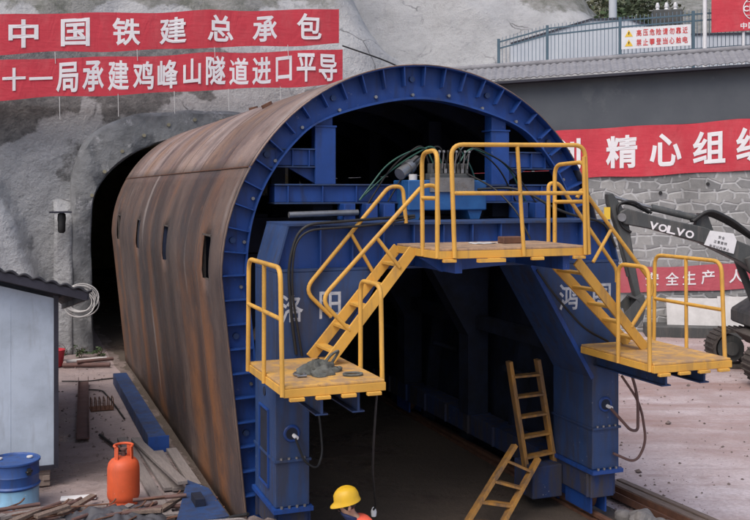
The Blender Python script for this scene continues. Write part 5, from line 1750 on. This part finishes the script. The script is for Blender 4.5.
# ------------------------------------------------------------------ kneeling worker
PX = empty('person', (-1.54, -2.30, -.02), R(180 - 8), 'kneeling worker in yellow hard hat, navy jacket and orange vest below the left platform', 'person')


def P_(v): return ROOT[PX.name] @ Vector(v)


def skinned(name, verts, edges, mat, parent, root_i=0, sub=2, extra=None):
    me = bpy.data.meshes.new(name)
    me.from_pydata([Vector(v[0]) for v in verts], edges, [])
    o = bpy.data.objects.new(name, me)
    COL.objects.link(o)
    o.parent = parent
    mod = o.modifiers.new('skin', 'SKIN')
    mod.use_smooth_shade = True
    sv = me.skin_vertices[0].data if me.skin_vertices else None
    if sv is None:
        bm = bmesh.new(); bm.from_mesh(me); bm.verts.layers.skin.verify(); bm.to_mesh(me); bm.free()
        sv = me.skin_vertices[0].data
    roots = root_i if isinstance(root_i, (list, tuple)) else [root_i]
    for i, v in enumerate(verts):
        r_ = v[1] if isinstance(v[1], tuple) else (v[1], v[1])
        sv[i].radius = r_
        sv[i].use_root = i in roots
    sb = o.modifiers.new('subdivision', 'SUBSURF')
    sb.levels = sb.render_levels = sub
    me.materials.append(mat)
    return o


# local axes: +x is where the worker looks
bv = [((-.04, 0, .50), (.125, .10)), ((.02, 0, .64), (.115, .095)), ((.09, 0, .80), (.145, .10)), ((.15, 0, .915), (.075, .07)), ((.195, 0, .97), (.052, .052)),
      ((.225, 0, 1.02), (.075, .07)), ((.245, 0, 1.085), (.085, .075)), ((.25, 0, 1.135), (.07, .062))]
be = [(0, 1), (1, 2), (2, 3), (3, 4), (4, 5), (5, 6), (6, 7)]
def addv(p, r): bv.append((p, r)); return len(bv) - 1
fingers_roots = []
for s in (-1, 1):
    sh_ = addv((.12, s * .17, .875), .058); el = addv((.21, s * .235, .62), .042); wr = addv((.42, s * .15, .50), .028)
    be += [(2, sh_), (sh_, el), (el, wr)]
    pa = addv((.47, s * .14, .475), (.036, .020)); be.append((wr, pa))
    pk = addv((.51, s * .135, .455), (.038, .018)); be.append((pa, pk))
    for f in range(4):
        oy = (f - 1.5) * .021
        ln = (.030, .036, .034, .026)[f]
        a = addv((.525, s * .135 + oy, .447), .0095); b = addv((.525 + ln, s * .135 + oy * 1.05, .425), .0088); c = addv((.525 + ln * 1.1, s * .135 + oy * 1.05, .395), .008); 
        be += [(pk, a), (a, b), (b, c)]
    a = addv((.475, s * (.14) - s * .045, .462), .0105); b = addv((.51, s * .14 - s * .055, .44), .0092)
    be += [(pa, a), (a, b)]
    hp = addv((-.06, s * .10, .46), .088); kn = addv((.06, s * .14, .085), .062); an = addv((-.33, s * .13, .06), .042); to = addv((-.44, s * .13, .045), .036)
    be += [(0, hp), (hp, kn), (kn, an), (an, to)]
body = skinned('body', bv, be, M['skin'], PX)
# face: nose, ears, eyes, mouth
m = MB()
def loc(p): return P_(p)
m.lathe([(.004, -.02), (.013, -.012), (.012, .004), (.006, .02)], loc((.318, 0, 1.062)), 10)
m.build('nose', M['skin'], body, smooth=60)
for s in (-1, 1):
    m = MB(); m.lathe([(.004, -.028), (.014, -.018), (.017, .01), (.01, .026)], loc((.225, s * .083, 1.06)), 10); m.build('ear', M['skin'], body, smooth=60)
    m = MB(); m.lathe([(.002, -.008), (.009, -.004), (.009, .004), (.002, .008)], loc((.312, s * .03, 1.085)), 10); m.build('eye', M['boot'], body, smooth=60)
m = MB(); m.tube([loc((.305, -.022, 1.02)), loc((.314, 0, 1.018)), loc((.305, .022, 1.02))], .005, 6); m.build('mouth', M['brown_steel'], body, smooth=60)
m = MB()
def hairf(u, v):
    a, p = R(62 + 236 * u), R(-34 + 74 * v)
    k = 1.0 + .02 * noise.noise((u * 14, v * 6, 2)) - .10 * (1 - sst(0, .3, v)) - .16 * (1 - sst(0, .12, min(u, 1 - u)))
    return loc((.243 + .097 * k * math.cos(a) * math.cos(p), .092 * k * math.sin(a) * math.cos(p), 1.085 + .095 * k * math.sin(p)))
m.grid(hairf, 40, 14); m.build('hair', M['hair'], body, smooth=80)
m = MB()
for k in range(3): m.tube([loc((.185 + .068 * math.cos(R(t)) + .012 * k, .068 * math.sin(R(t)), .935 + .016 * k + .028 * math.cos(R(t)))) for t in range(0, 360, 18)], .017, 8, closed=True)
m.build('collar', M['navy'], body, smooth=80)
# clothing
jv = [((-.05, 0, .46), (.155, .13)), ((.02, 0, .64), (.14, .118)), ((.09, 0, .80), (.168, .122)), ((.145, 0, .90), (.10, .09)), ((.17, 0, .935), (.072, .068))]
je = [(0, 1), (1, 2), (2, 3), (3, 4)]
for s in (-1, 1):
    n0 = len(jv)
    jv += [((.12, s * .175, .87), .078), ((.21, s * .238, .62), .058), ((.40, s * .158, .512), .042)]
    je += [(2, n0), (n0, n0 + 1), (n0 + 1, n0 + 2)]
skinned('jacket', jv, je, M['navy'], body)
vv = [((-.045, 0, .52), (.178, .152)), ((.02, 0, .66), (.168, .145)), ((.085, 0, .80), (.192, .150)), ((.10, 0, .872), (.165, .132))]
skinned('safety_vest', vv + [((.115, .13, .905), (.088, .072)), ((.115, -.13, .905), (.088, .072))], [(0, 1), (1, 2), (2, 3), (3, 4), (3, 5)], M['vest'], body)
tv = [((-.05, 0, .49), (.15, .125))]
te = []
for s in (-1, 1):
    n0 = len(tv)
    tv += [((-.06, s * .10, .44), .105), ((.06, s * .14, .088), .084), ((-.28, s * .13, .072), .066)]
    te += [(0, n0), (n0, n0 + 1), (n0 + 1, n0 + 2)]
skinned('trousers', tv, te, M['navy'], body)
for s in (-1, 1):
    skinned('boot', [((-.29, s * .13, .07), .058), ((-.37, s * .13, .06), .056), ((-.47, s * .13, .042), .040)], [(0, 1), (1, 2)], M['boot'], body)
# hard hat
hm = Matrix.Rotation(R(172), 3, 'Z') @ Matrix.Rotation(R(12), 3, 'Y')
hc = P_((.232, 0, 1.105))
m = MB()
n = 40
prof_h = [(1.06, -.012), (1.04, .0), (1.0, .012), (.99, .04), (.94, .07), (.83, .098), (.62, .120), (.35, .132), (.1, .136)]
b0 = 0
for sc, z in prof_h:
    for k in range(n):
        a = 2 * math.pi * k / n
        rx, ry = .122 * sc, .106 * sc
        if z < .005:
            front = max(0, math.cos(a)) ** 3
            rx += .038 * front
            zz = z - .012 * front
        else: zz = z
        m.v.append(hc + hm @ Vector((rx * math.cos(a), ry * math.sin(a), zz)))
for i in range(len(prof_h) - 1):
    for k in range(n):
        l = (k + 1) % n
        m._f(i * n + k, i * n + l, (i + 1) * n + l, (i + 1) * n + k)
m._f(*[(len(prof_h) - 1) * n + k for k in range(n)])
hat = m.build('hard_hat', M['helmet'], body, smooth=60)
m = MB()
for oy in (-.03, 0, .03):
    m.tube([hc + hm @ Vector((.122 * math.cos(R(t)) * .97, oy, .006 + .130 * math.sin(R(t)) ** .9 * (1 - abs(oy) * 1.2))) for t in range(22, 160, 8)], .007, 6)
m.build('hat_ridge', M['helmet'], hat, smooth=60)
